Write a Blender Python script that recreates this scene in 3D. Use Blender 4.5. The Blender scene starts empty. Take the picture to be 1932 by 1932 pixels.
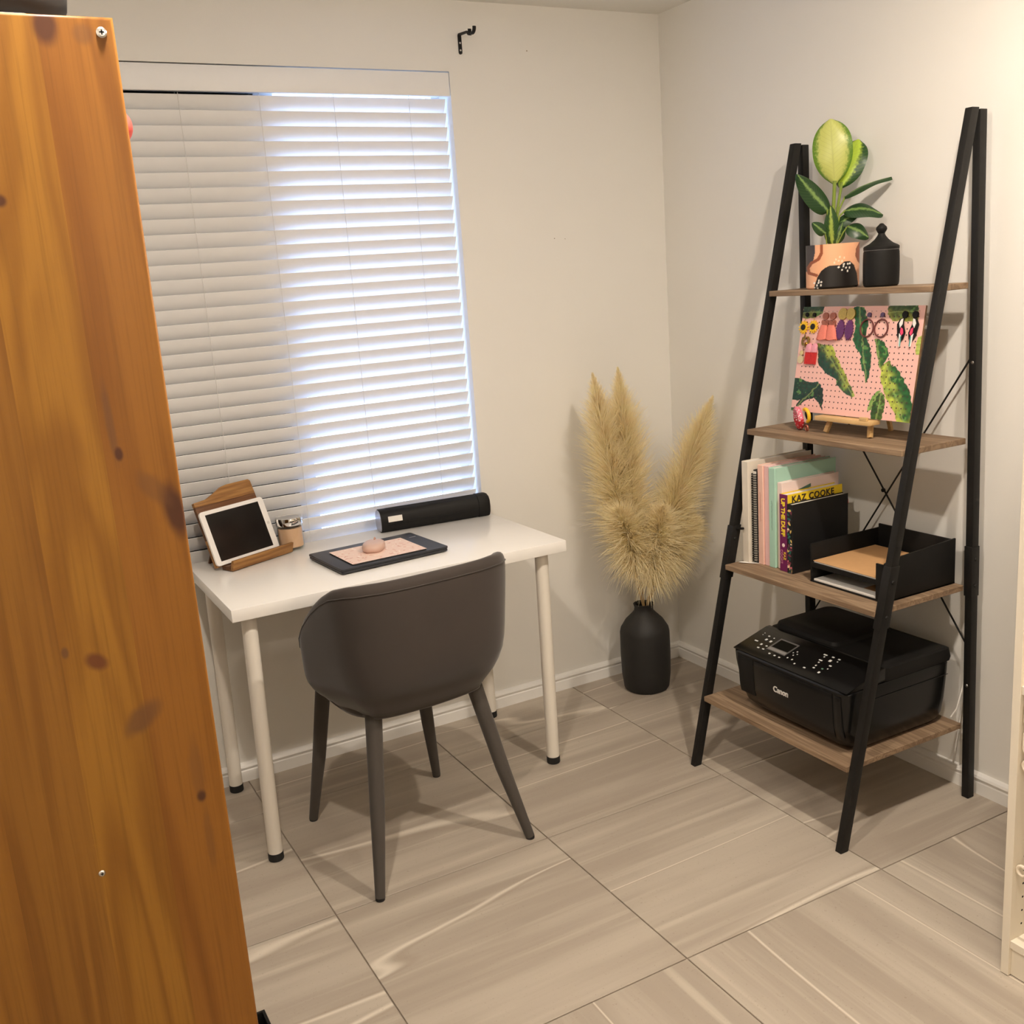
import bpy, bmesh, math, random
import numpy as np
from mathutils import Vector, Matrix
R = math.radians
PI = math.pi
scene = bpy.context.scene
COL = scene.collection
random.seed(4)
rng = np.random.default_rng(7)

# ------------------------------------------------------------------ camera
cam_d = bpy.data.cameras.new('camera')
cam_d.sensor_width = 36.0
cam_d.sensor_fit = 'HORIZONTAL'
cam_d.lens = 36.0 * 1919.04 / 1932.0
cam_d.clip_start = 0.05
cam = bpy.data.objects.new('camera', cam_d)
COL.objects.link(cam)
cam.location = (-2.373, -3.133, 1.531)
cam.rotation_euler = (R(77.056), R(3.963), R(-28.718))
scene.camera = cam

# ------------------------------------------------------------------ daylight, exposure
world = bpy.data.worlds.new('overcast_sky')
scene.world = world
world.use_nodes = True
bg = world.node_tree.nodes['Background']
bg.inputs[0].default_value = (0.46, 0.60, 1.0, 1)
bg.inputs[1].default_value = 6.0
LAMPS = ((-2.10, -1.975, 1.0), (-0.79, -2.03, 1.0), (-1.50, -4.05, 0.5))  # last entry is an unseen, dimmed lamp added for fill
LAMP_W, GLOW_W = 23.5, 10.5      # downward LED disc, and a point glow added to lift upper walls and ceiling
LAMP_COL = (1.0, 0.87, 0.735)
portal = bpy.data.lights.new('window_portal', 'AREA')
portal.shape = 'RECTANGLE'
portal.size, portal.size_y = 0.60, 1.50
portal.cycles.is_portal = True
po = bpy.data.objects.new('window_portal', portal)
COL.objects.link(po)
po.location = (-1.14, 0.150, 1.44)
po.rotation_euler = (R(-90), 0, 0)
vs = scene.view_settings
vs.view_transform = 'Standard'
vs.look = 'None'
vs.exposure = 0.0
vs.gamma = 1.0
vs.use_curve_mapping = False
scene.cycles.use_denoising = True
scene.cycles.max_bounces = 8
scene.cycles.diffuse_bounces = 6
scene.cycles.glossy_bounces = 3
scene.cycles.transmission_bounces = 5
scene.cycles.transparent_max_bounces = 8
scene.cycles.caustics_reflective = False
scene.cycles.caustics_refractive = False
scene.cycles.use_adaptive_sampling = True
scene.cycles.adaptive_threshold = 0.07
scene.cycles.sample_clamp_indirect = 8.0

# ------------------------------------------------------------------ helpers
def tag(o, label=None, cat=None, group=None, kind=None):
    if label: o['label'] = label
    if cat: o['category'] = cat
    if group: o['group'] = group
    if kind: o['kind'] = kind
    return o

def thing(name, label, cat, loc=(0, 0, 0), rot=(0, 0, 0), group=None, kind=None):
    o = bpy.data.objects.new(name, None)
    COL.objects.link(o)
    o.empty_display_size = 0.05
    o.location = loc
    o.rotation_euler = rot
    return tag(o, label, cat, group, kind)

class MB:
    """collects shapes; build() links them as ONE mesh object"""
    def __init__(s):
        s.v = []; s.f = []
    def add(s, vs_, fs_):
        n = len(s.v)
        s.v += [tuple(map(float, p)) for p in vs_]
        s.f += [tuple(i + n for i in f) for f in fs_]
        return s
    def box(s, x0, x1, y0, y1, z0, z1):
        return s.add([(x0, y0, z0), (x1, y0, z0), (x1, y1, z0), (x0, y1, z0), (x0, y0, z1), (x1, y0, z1), (x1, y1, z1), (x0, y1, z1)],
                     [(0, 3, 2, 1), (4, 5, 6, 7), (0, 1, 5, 4), (1, 2, 6, 5), (2, 3, 7, 6), (3, 0, 4, 7)])
    def lathe(s, prof, n=32, c=(0, 0, 0), axis='z', a0=0.0):
        m = len(prof); vs_ = []
        for i in range(n):
            a = a0 + 2 * PI * i / n
            for r, z in prof:
                p = (r * math.cos(a), r * math.sin(a), z)
                if axis == 'x': p = (p[2], p[0], p[1])
                if axis == 'y': p = (p[0], p[2], p[1])
                vs_.append((p[0] + c[0], p[1] + c[1], p[2] + c[2]))
        fs_ = []
        for i in range(n):
            j = (i + 1) % n
            for k in range(m - 1):
                fs_.append((i * m + k, j * m + k, j * m + k + 1, i * m + k + 1))
        if prof[0][0] > 1e-6: fs_.append(tuple(i * m for i in range(n))[::-1])
        if prof[-1][0] > 1e-6: fs_.append(tuple(i * m + m - 1 for i in range(n)))
        return s.add(vs_, fs_)
    def tube(s, path, rad, n=10, caps=True, sq=None):
        path = [Vector(p) for p in path]
        if not hasattr(rad, '__len__'): rad = [rad] * len(path)
        vs_ = []; ref = None
        for i, p in enumerate(path):
            t = (path[min(i + 1, len(path) - 1)] - path[max(i - 1, 0)]).normalized()
            if ref is None:
                ref = Vector((0, 0, 1)) if abs(t.z) < 0.9 else Vector((1, 0, 0))
            a = (ref - t * ref.dot(t)).normalized(); b = t.cross(a); ref = a
            for k in range(n):
                an = 2 * PI * (k + (0.5 if sq else 0)) / n
                q = p + (a * math.cos(an) + b * math.sin(an)) * rad[i]
                vs_.append(q)
        fs_ = []
        for i in range(len(path) - 1):
            for k in range(n):
                l = (k + 1) % n
                fs_.append((i * n + k, i * n + l, (i + 1) * n + l, (i + 1) * n + k))
        if caps:
            fs_.append(tuple(range(n))[::-1]); fs_.append(tuple((len(path) - 1) * n + k for k in range(n)))
        return s.add(vs_, fs_)
    def prism(s, poly, h0, h1, fn):
        """poly: 2d outline; fn(u, v, h) -> point"""
        n = len(poly)
        vs_ = [fn(u, v, h0) for u, v in poly] + [fn(u, v, h1) for u, v in poly]
        fs_ = [tuple(range(n))[::-1], tuple(range(n, 2 * n))]
        fs_ += [(i, (i + 1) % n, n + (i + 1) % n, n + i) for i in range(n)]
        return s.add(vs_, fs_)
    def loft(s, loops, caps=True, closed=True):
        m = len(loops[0]); vs_ = [p for l in loops for p in l]; fs_ = []
        for i in range(len(loops) - 1):
            for k in range(m if closed else m - 1):
                l = (k + 1) % m
                fs_.append((i * m + k, i * m + l, (i + 1) * m + l, (i + 1) * m + k))
        if caps:
            fs_.append(tuple(range(m))[::-1]); fs_.append(tuple((len(loops) - 1) * m + k for k in range(m)))
        return s.add(vs_, fs_)
    def sphere(s, c, r, n=16, m=10):
        rx, ry, rz = (r, r, r) if not hasattr(r, '__len__') else r
        prof = [(math.sin(PI * k / m), -math.cos(PI * k / m)) for k in range(m + 1)]
        t = MB().lathe([(max(a, 0), b) for a, b in prof], n)
        return s.add([(x * rx + c[0], y * ry + c[1], z * rz + c[2]) for x, y, z in t.v], t.f)
    def torus(s, c, Rr, r, n=28, m=10, fn=None, arc=2 * PI, a0=0.0):
        vs_ = []; cl = abs(arc - 2 * PI) < 1e-6; N = n if cl else n + 1
        for i in range(N):
            a = a0 + arc * i / n
            for k in range(m):
                b = 2 * PI * k / m
                q = ((Rr + r * math.cos(b)) * math.cos(a), (Rr + r * math.cos(b)) * math.sin(a), r * math.sin(b))
                if fn: q = fn(*q)
                vs_.append((q[0] + c[0], q[1] + c[1], q[2] + c[2]))
        fs_ = []
        for i in range(n):
            j = (i + 1) % N
            for k in range(m):
                l = (k + 1) % m
                fs_.append((i * m + k, j * m + k, j * m + l, i * m + l))
        return s.add(vs_, fs_)
    def xf(s, fn):
        s.v = [tuple(fn(*p)) for p in s.v]; return s
    def mesh(s, name, bevel=0, seg=2, smooth=True, ang=35, off=(0, 0, 0), fix=True, bsel=None):
        me = bpy.data.meshes.new(name)
        me.from_pydata([(p[0] - off[0], p[1] - off[1], p[2] - off[2]) for p in s.v], [], s.f)
        if fix or bevel:
            bm = bmesh.new(); bm.from_mesh(me)
            bmesh.ops.remove_doubles(bm, verts=bm.verts, dist=1e-6)
            bmesh.ops.recalc_face_normals(bm, faces=bm.faces)
            if bevel:
                es = [e for e in bm.edges if len(e.link_faces) == 2 and e.calc_face_angle(0) > R(28) and (bsel is None or bsel((e.verts[0].co + e.verts[1].co) / 2))]
                bmesh.ops.bevel(bm, geom=es, offset=bevel, segments=seg, affect='EDGES', profile=0.5, clamp_overlap=True)
            bm.to_mesh(me); bm.free()
        if smooth:
            me.shade_smooth()
            me.set_sharp_from_angle(angle=R(ang))
        me.update()
        return me
    def build(s, name, m, parent=None, world=True, sub=0, **kw):
        off = tuple(parent.location) if (parent is not None and world) else (0, 0, 0)
        me = s.mesh(name, off=off, **kw)
        o = bpy.data.objects.new(name, me)
        COL.objects.link(o)
        if m is not None: me.materials.append(m)
        if parent is not None: o.parent = parent
        if sub:
            md = o.modifiers.new('subdivision', 'SUBSURF'); md.levels = sub; md.render_levels = sub
        return o

def obj(name, me, parent=None, loc=(0, 0, 0), rot=(0, 0, 0)):
    o = bpy.data.objects.new(name, me); COL.objects.link(o)
    o.location = loc; o.rotation_euler = rot
    if parent is not None: o.parent = parent
    return o

# ------------------------------------------------------------------ materials
def newmat(name):
    m = bpy.data.materials.new(name); m.use_nodes = True
    nt = m.node_tree
    return m, nt, nt.nodes['Principled BSDF'], nt.nodes['Material Output']

def nd(nt, t, **kw):
    n = nt.nodes.new(t)
    for k, v in kw.items(): setattr(n, k, v)
    return n

def mixc(nt, fac, a, b, mode='MIX'):
    n = nd(nt, 'ShaderNodeMix', data_type='RGBA', blend_type=mode)
    for idx, val in ((0, fac), (6, a), (7, b)):
        if hasattr(val, 'node'): nt.links.new(val, n.inputs[idx])
        elif idx == 0: n.inputs[0].default_value = val
        else: n.inputs[idx].default_value = (*val, 1) if len(val) == 3 else val
    return n.outputs[2]

def mth(nt, op, a, b=None, clamp=False):
    n = nd(nt, 'ShaderNodeMath', operation=op); n.use_clamp = clamp
    for i, val in enumerate((a, b)):
        if val is None: continue
        if hasattr(val, 'node'): nt.links.new(val, n.inputs[i])
        else: n.inputs[i].default_value = val
    return n.outputs[0]

def noise(nt, vec, scale, detail=2, rough=0.5, dist=0):
    n = nd(nt, 'ShaderNodeTexNoise')
    n.inputs['Scale'].default_value = scale; n.inputs['Detail'].default_value = detail
    n.inputs['Roughness'].default_value = rough; n.inputs['Distortion'].default_value = dist
    if vec is not None: nt.links.new(vec, n.inputs['Vector'])
    return n.outputs['Fac']

def ramp(nt, fac, lo, hi, smooth=True):
    n = nd(nt, 'ShaderNodeMapRange', interpolation_type='SMOOTHSTEP' if smooth else 'LINEAR')
    nt.links.new(fac, n.inputs[0])
    n.inputs[1].default_value = lo; n.inputs[2].default_value = hi
    return n.outputs[0]

def objco(nt, scale=(1, 1, 1), rnd=0.0, loc=(0, 0, 0)):
    tc = nd(nt, 'ShaderNodeTexCoord')
    mp = nd(nt, 'ShaderNodeMapping'); mp.inputs['Scale'].default_value = scale; mp.inputs['Location'].default_value = loc
    src = tc.outputs['Object']
    if rnd:
        oi = nd(nt, 'ShaderNodeObjectInfo')
        k = mth(nt, 'MULTIPLY', oi.outputs['Random'], rnd)
        va = nd(nt, 'ShaderNodeVectorMath', operation='ADD')
        nt.links.new(src, va.inputs[0]); nt.links.new(k, va.inputs[1]); src = va.outputs[0]
    nt.links.new(src, mp.inputs[0])
    return mp.outputs[0]

def bump(nt, p, h, strength=0.2, dist=0.002):
    b = nd(nt, 'ShaderNodeBump'); b.inputs['Strength'].default_value = strength; b.inputs['Distance'].default_value = dist
    nt.links.new(h, b.inputs['Height']); nt.links.new(b.outputs[0], p.inputs['Normal'])

def pm(name, col, rough=0.5, metal=0.0, var=0.06, vs_=30, bmp=0, bs=200, spec=None, sheen=0, coat=0):
    """plain procedural material: base colour with a little noise in it"""
    m, nt, p, out = newmat(name)
    co = objco(nt)
    n = noise(nt, co, vs_, 3)
    d = tuple(max(0, c * (1 - var)) for c in col); l = tuple(min(1, c * (1 + var)) for c in col)
    nt.links.new(mixc(nt, n, d, l), p.inputs['Base Color'])
    p.inputs['Roughness'].default_value = rough; p.inputs['Metallic'].default_value = metal
    if spec is not None: p.inputs['Specular IOR Level'].default_value = spec
    if sheen:
        p.inputs['Sheen Weight'].default_value = sheen; p.inputs['Sheen Roughness'].default_value = 0.4
    if coat: p.inputs['Coat Weight'].default_value = coat
    if bmp: bump(nt, p, noise(nt, co, bs, 3), bmp)
    return m

def wood(name, light, dark, axis='x', scale=10.0, rough=0.5, rnd=20.0, fine=0.35, knots=(), bands=0.6, tone=0.0):
    """long grain along the given object axis"""
    m, nt, p, out = newmat(name)
    st = {'x': (0.06, 1, 1), 'y': (1, 0.06, 1), 'z': (1, 1, 0.05)}[axis]
    co = objco(nt, st, rnd)
    w = noise(nt, co, scale, 3, 0.55, 0.8)
    ring = mth(nt, 'FRACT', mth(nt, 'MULTIPLY', w, 7.0))
    tri = mth(nt, 'ABSOLUTE', mth(nt, 'SUBTRACT', ring, 0.5))
    c = mixc(nt, mth(nt, 'MULTIPLY', ramp(nt, tri, 0.05, 0.5), bands), light, dark)
    big = noise(nt, co, scale * 0.5, 2)
    c = mixc(nt, mth(nt, 'MULTIPLY', ramp(nt, big, 0.4, 0.7), 0.45), c, dark)
    st2 = tuple(1.0 if s_ == 1 else s_ * 0.4 for s_ in st)
    f = noise(nt, objco(nt, st2, rnd), scale * 30, 3, 0.6)
    c = mixc(nt, mth(nt, 'MULTIPLY', ramp(nt, f, 0.45, 0.75), fine), c, tuple(x * 0.62 for x in dark))
    if tone:
        oi = nd(nt, 'ShaderNodeObjectInfo')
        c = mixc(nt, tone, c, oi.outputs['Color'], 'MULTIPLY')
    if knots:
        tc = nd(nt, 'ShaderNodeTexCoord'); sp = nd(nt, 'ShaderNodeSeparateXYZ'); nt.links.new(tc.outputs['Object'], sp.inputs[0])
        kn = noise(nt, objco(nt, (1, 1, 0.6)), 22, 3)
        for kx, kz, rx, rz, shear, strg, kc in knots:
            dx = mth(nt, 'SUBTRACT', sp.outputs[0], kx); dz = mth(nt, 'SUBTRACT', sp.outputs[2], kz)
            dz = mth(nt, 'SUBTRACT', dz, mth(nt, 'MULTIPLY', dx, shear))
            a = mth(nt, 'POWER', mth(nt, 'ABSOLUTE', mth(nt, 'DIVIDE', dx, rx)), 2.0); b = mth(nt, 'POWER', mth(nt, 'ABSOLUTE', mth(nt, 'DIVIDE', dz, rz)), 2.0)
            r_ = mth(nt, 'SQRT', mth(nt, 'ADD', a, b))
            r_ = mth(nt, 'ADD', r_, mth(nt, 'MULTIPLY', mth(nt, 'SUBTRACT', kn, 0.5), 0.9))
            fac = nd(nt, 'ShaderNodeMapRange', interpolation_type='SMOOTHSTEP'); nt.links.new(r_, fac.inputs[0])
            fac.inputs[1].default_value = 1.15; fac.inputs[2].default_value = 0.45; fac.inputs[3].default_value = 0; fac.inputs[4].default_value = strg
            c = mixc(nt, fac.outputs[0], c, kc)
    nt.links.new(c, p.inputs['Base Color']); p.inputs['Roughness'].default_value = rough; p.inputs['Specular IOR Level'].default_value = 0.25
    bump(nt, p, f, 0.06, 0.001)
    return m

def attrmat(name, rough=0.5, dots=None, coat=0):
    """flat print stored per corner point; dots = (pitch, radius, colour) drilled pattern in object x/z"""
    m, nt, p, out = newmat(name)
    a = nd(nt, 'ShaderNodeAttribute'); a.attribute_name = 'print'
    c = a.outputs['Color']
    if dots:
        pitch, r, dc, (x0, x1, z0, z1) = dots
        tc = nd(nt, 'ShaderNodeTexCoord'); sp = nd(nt, 'ShaderNodeSeparateXYZ'); nt.links.new(tc.outputs['Object'], sp.inputs[0])
        sq = []
        ins = None
        for ax, (lo, hi) in ((1, (x0, x1)), (2, (z0, z1))):
            q = mth(nt, 'SUBTRACT', mth(nt, 'FRACT', mth(nt, 'DIVIDE', mth(nt, 'SUBTRACT', sp.outputs[ax], lo), pitch)), 0.5)
            sq.append(mth(nt, 'POWER', mth(nt, 'ABSOLUTE', q), 2.0))
            g = mth(nt, 'MULTIPLY', mth(nt, 'GREATER_THAN', sp.outputs[ax], lo), mth(nt, 'LESS_THAN', sp.outputs[ax], hi))
            ins = g if ins is None else mth(nt, 'MULTIPLY', ins, g)
        d = mth(nt, 'SQRT', mth(nt, 'ADD', *sq))
        c = mixc(nt, mth(nt, 'MULTIPLY', mth(nt, 'LESS_THAN', d, r / pitch), ins), c, dc)
    nt.links.new(c, p.inputs['Base Color']); p.inputs['Roughness'].default_value = rough
    if coat: p.inputs['Coat Weight'].default_value = coat
    return m

def setprint(me, fn):
    """fn(array Nx3) -> array Nx3 linear colours"""
    co = np.empty(len(me.vertices) * 3); me.vertices.foreach_get('co', co); co = co.reshape(-1, 3)
    c = np.ones((len(co), 4)); c[:, :3] = fn(co)
    at = me.color_attributes.new('print', 'FLOAT_COLOR', 'POINT'); at.data.foreach_set('color', c.ravel())

def inpoly(P, poly):
    x, y = P[:, 0], P[:, 1]; r = np.zeros(len(P), bool); n = len(poly)
    for i in range(n):
        x1, y1 = poly[i]; x2, y2 = poly[(i + 1) % n]
        if y1 == y2: continue
        cnd = ((y1 > y) != (y2 > y)) & (x < (x2 - x1) * (y - y1) / (y2 - y1) + x1)
        r ^= cnd
    return r

def dpoly(P, pts):
    d = np.full(len(P), 1e9)
    for a, b in zip(pts[:-1], pts[1:]):
        a = np.array(a, float); b = np.array(b, float); ab = b - a
        t = np.clip(((P - a) @ ab) / (ab @ ab), 0, 1)
        d = np.minimum(d, np.linalg.norm(P - (a + t[:, None] * ab), axis=1))
    return d

def lin(r, g, b):
    f = lambda c: (c / 255 / 12.92) if c / 255 <= 0.04045 else ((c / 255 + 0.055) / 1.055) ** 2.4
    return (f(r), f(g), f(b))

def text_mesh(txt, size, depth=0.0006, bold=0.0, space=1.0):
    cu = bpy.data.curves.new('lettering', 'FONT'); cu.body = txt; cu.size = size; cu.extrude = depth; cu.offset = bold
    cu.space_character = space; cu.align_x = 'LEFT'; cu.resolution_u = 3
    o = bpy.data.objects.new('lettering', cu); COL.objects.link(o)
    dg = bpy.context.evaluated_depsgraph_get()
    me = bpy.data.meshes.new_from_object(o.evaluated_get(dg))
    bpy.data.objects.remove(o); bpy.data.curves.remove(cu)
    return me

def lettering(name, txt, size, m, parent, mat4, **kw):
    me = text_mesh(txt, size, **kw)
    off = Matrix.Translation(-Vector(parent.location)) if parent is not None else Matrix()
    me.transform(off @ mat4)
    me.materials.clear(); me.materials.append(m)
    return obj(name, me, parent)

def axes(origin, ex, ey):
    ex = Vector(ex).normalized(); ey = Vector(ey).normalized(); ez = ex.cross(ey)
    M = Matrix.Identity(4)
    for i in range(3):
        M[i][0], M[i][1], M[i][2], M[i][3] = ex[i], ey[i], ez[i], origin[i]
    return M

M_wall = pm('wall_paint', (0.80, 0.785, 0.745), 0.75, var=0.02, vs_=3, bmp=0.08, bs=260)
M_ceil = pm('ceiling_paint', (0.80, 0.79, 0.75), 0.8, var=0.01)
M_trim = pm('trim_gloss', (0.82, 0.81, 0.785), 0.35, var=0.01)
M_white = pm('white_melamine', (0.80, 0.785, 0.75), 0.32, var=0.015)
M_slat = pm('blind_slat', (0.83, 0.83, 0.83), 0.42, var=0.02)
M_cord = pm('blind_cord', (0.72, 0.71, 0.70), 0.8)
M_black = pm('powder_black', (0.010, 0.0092, 0.0085), 0.5, var=0.2, vs_=80, spec=.28)
M_blackgloss = pm('gloss_black', (0.005, 0.005, 0.005), 0.22, var=0.1, spec=.3)
M_blackmat = pm('matt_black', (0.008, 0.0075, 0.007), 0.6, var=0.2, bmp=0.05, spec=.25)
M_dark = pm('dark_void', (0.004, 0.004, 0.004), 0.9)
M_steel = pm('steel', (0.55, 0.54, 0.52), 0.3, 1.0)
M_chrome = pm('chrome', (0.75, 0.74, 0.72), 0.08, 1.0, var=0.01)
M_gold = pm('gold', (0.80, 0.58, 0.24), 0.25, 1.0)
M_rubber = pm('rubber', (0.01, 0.01, 0.01), 0.7)
M_paper = pm('paper', (0.78, 0.75, 0.70), 0.8, var=0.02)

# ------------------------------------------------------------------ room shell
X0, Y0, H = -2.80, -4.35, 2.40
WX0, WX1, WZ0, WZ1 = -2.20, -0.835, 0.69, 2.188      # window opening
fl = MB().box(X0 - .1, 0.1, Y0 - .1, 0.1, -0.06, -0.004).build('floor', pm('grout', (0.30, 0.25, 0.20), 0.9), fix=False)
tag(fl, kind='structure')

def tile_mat():
    m, nt, p, out = newmat('stone_tile')
    co = objco(nt, (0.55, 7.0, 1), 37.0)
    a = noise(nt, co, 1.5, 4, 0.55, 0.15)
    c = mixc(nt, ramp(nt, a, 0.35, 0.68), lin(160, 149, 136), lin(178, 168, 154))
    b = noise(nt, objco(nt, (0.40, 10.0, 1), 91.0), 2.0, 3, 0.6, 0.1)
    c = mixc(nt, mth(nt, 'MULTIPLY', ramp(nt, b, 0.52, 0.74), 0.65), c, lin(194, 185, 170))
    v = noise(nt, objco(nt, (0.22, 2.1, 1), 53.0), 1.2, 2, 0.4, 0.05)
    rdg = mth(nt, 'ABSOLUTE', mth(nt, 'SUBTRACT', v, 0.5))
    c = mixc(nt, mth(nt, 'MULTIPLY', mth(nt, 'SUBTRACT', 1.0, ramp(nt, rdg, 0.0, 0.007)), 0.7), c, lin(220, 211, 196))
    c = mixc(nt, mth(nt, 'MULTIPLY', mth(nt, 'SUBTRACT', 1.0, ramp(nt, mth(nt, 'ABSOLUTE', mth(nt, 'SUBTRACT', v, 0.509)), 0.0, 0.005)), 0.35), c, lin(150, 136, 120))
    sp = noise(nt, objco(nt, (1, 1, 1), 11.0), 160, 2, 0.6)
    c = mixc(nt, mth(nt, 'MULTIPLY', ramp(nt, sp, 0.62, 0.78), 0.35), c, lin(120, 104, 88))
    nt.links.new(c, p.inputs['Base Color'])
    nt.links.new(mth(nt, 'ADD', mth(nt, 'MULTIPLY', a, 0.25), 0.36), p.inputs['Roughness'])
    bump(nt, p, sp, 0.05, 0.001)
    return m
M_tile = tile_mat()
PT, GX, GY, GAP = 0.622, -1.142, -0.874, 0.0016
tile_me = {}
for i in range(-3, 3):
    for j in range(-6, 3):
        xa, xb = max(GX + i * PT, X0), min(GX + (i + 1) * PT, -0.001)
        ya, yb = max(GY + j * PT, Y0), min(GY + (j + 1) * PT, -0.001)
        if xb - xa < 0.03 or yb - ya < 0.03: continue
        rot = R(90) if j <= -2 else 0.0
        if (i, j) in ((-1, 0), (1, 0)): rot = R(180)
        w, d = xb - xa, yb - ya
        if rot == R(90): w, d = d, w
        key = (round(w, 3), round(d, 3))
        if key not in tile_me:
            me = MB().box(-w / 2 + GAP, w / 2 - GAP, -d / 2 + GAP, d / 2 - GAP, -0.008, 0).mesh('tile', bevel=0.0009, seg=1)
            me.materials.append(M_tile); tile_me[key] = me
        obj('tile', tile_me[key], fl, ((xa + xb) / 2, (ya + yb) / 2, 0), (0, 0, rot))

T = 0.16
wb = MB().box(X0 - T, WX0, 0, T, 0, H).box(WX1, T, 0, T, 0, H).box(WX0, WX1, 0, T, 0, WZ0).box(WX0, WX1, 0, T, WZ1, H)
wbk = wb.build('wall_back', M_wall, fix=False, smooth=False); tag(wbk, kind='structure')
for hx, hz, hr_ in ((-.543, 2.260, .0022), (-.478, 1.655, .0018), (-.435, 1.652, .0014)):
    MB().lathe([(0, -.0006), (hr_, -.0004), (hr_, 0)], 10, (hx, 0, hz), 'y').build('nail_hole', pm('plug', (.30, .24, .18), .9), wbk)
tag(MB().box(0, T, Y0 - T, 0, 0, H).build('wall_right', M_wall, smooth=False), kind='structure')
tag(MB().box(X0 - T, X0, Y0 - T, 0, 0, H).build('wall_left', M_wall, smooth=False), kind='structure')
tag(MB().box(X0, 0, Y0 - T, Y0, 0, H).build('wall_front', M_wall, smooth=False), kind='structure')
tag(MB().box(X0 - T, T, Y0 - T, T, H, H + .1).build('ceiling', M_ceil, smooth=False), kind='structure')
# skirting: plain lower board with a stepped lip
prof = [(0, 0), (0.013, 0), (0.013, 0.036), (0.011, 0.040), (0.014, 0.044), (0.016, 0.050), (0.013, 0.057), (0.006, 0.062), (0, 0.063)]
b = MB().prism(prof, X0, 0.0, lambda u, v, h: (h, -u, v))
tag(b.build('baseboard_back', M_trim, ang=25), kind='structure')
b = MB().prism(prof, -1.90, -0.0005, lambda u, v, h: (-u, h, v))
tag(b.build('baseboard_right', M_trim, ang=25), kind='structure')

# window: two sashes, left one shuttered from outside
M_alu = pm('window_aluminium', (0.70, 0.70, 0.70), 0.4, 0.0)
def glassmat():
    m, nt, p, out = newmat('window_glass')
    tr = nd(nt, 'ShaderNodeBsdfTransparent'); tr.inputs[0].default_value = (0.93, 0.96, 0.95, 1)
    gl = nd(nt, 'ShaderNodeBsdfGlossy'); gl.inputs['Roughness'].default_value = 0.02
    fr = nd(nt, 'ShaderNodeFresnel'); fr.inputs[0].default_value = 1.45
    mx = nd(nt, 'ShaderNodeMixShader')
    ge = nd(nt, 'ShaderNodeNewGeometry')
    nt.links.new(mth(nt, 'MULTIPLY', fr.outputs[0], mth(nt, 'SUBTRACT', 1.0, ge.outputs['Backfacing'])), mx.inputs[0]); nt.links.new(tr.outputs[0], mx.inputs[1]); nt.links.new(gl.outputs[0], mx.inputs[2])
    nt.links.new(mx.outputs[0], out.inputs[0])
    return m
M_glass = glassmat()
MX = -1.425
f = MB().box(WX0, WX0 + .03, .09, .135, WZ0, WZ1).box(WX1 - .03, WX1, .09, .135, WZ0, WZ1)
f.box(WX0 + .03, WX1 - .03, .09, .135, WZ0, WZ0 + .03).box(WX0 + .03, WX1 - .03, .09, .135, WZ1 - .03, WZ1).box(MX - .03, MX + .03, .085, .135, WZ0 + .03, WZ1 - .03)
win = f.build('window_1', M_alu, fix=False, smooth=False); tag(win, kind='structure')
MB().box(MX + .03, WX1 - .03, .111, .115, WZ0 + .03, WZ1 - .03).build('pane', M_glass, win, smooth=False)
MB().box(WX0 + .03, MX - .03, .103, .107, WZ0 + .03, WZ1 - .03).build('pane', M_glass, win, smooth=False)
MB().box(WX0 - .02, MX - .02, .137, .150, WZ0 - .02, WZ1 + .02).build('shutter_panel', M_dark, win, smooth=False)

# venetian blind
bl = thing('venetian_blind', 'white slatted venetian blind with flat valance hanging in the window', 'blind', (-1.52, 0.04, 0.70))
MB().box(WX0 + .002, WX1 - .004, -0.004, 0.010, 2.113, 2.184).build('valance', M_slat, bl, bevel=.002)
MB().box(WX0 + .02, WX1 - .02, 0.022, 0.062, 2.120, 2.165).build('head_rail', M_slat, bl, bevel=.002)
PITCH, AL, YB = 0.0430, R(61), 0.040
sl = MB()
prof = []
for k in range(7):
    t = (k / 6 - .5) * 0.050
    prof.append((t, 0.0022 * (1 - (t / .025) ** 2)))
outl = [(a, b + .0011) for a, b in prof] + [(a, b - .0011) for a, b in prof[::-1]]
def sfn(u, v, h):   # u along the slat width (positive = room side, up), v normal
    return (h, -u * math.cos(AL) - v * math.sin(AL), u * math.sin(AL) - v * math.cos(AL))
SX0, SX1 = WX0 + .012, -0.8425
sl.prism(outl, SX0, SX1, sfn)
slat_me = sl.mesh('slat', ang=50, off=(-1.52, 0, 0)); slat_me.materials.append(M_slat)
nsl = 32
for k in range(nsl):
    z = 2.0875 - PITCH * k
    o = obj('slat', slat_me, bl, (0, 0, z - 0.70), (R(random.uniform(-.7, .7)), 0, 0))
MB().box(SX0, SX1, YB - .024, YB + .024, 0.695, 0.712).build('bottom_rail', M_slat, bl, bevel=.003)
for cx in (-1.690, -1.456, -1.225, -0.975):
    MB().tube([(cx, YB - .0205, 2.12), (cx, YB - .0205, .71)], .0009, 6).build('ladder_cord', M_cord, bl)
    MB().tube([(cx, YB + .0205, 2.12), (cx, YB + .0205, .71)], .0009, 6).build('ladder_cord', M_cord, bl)

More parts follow.
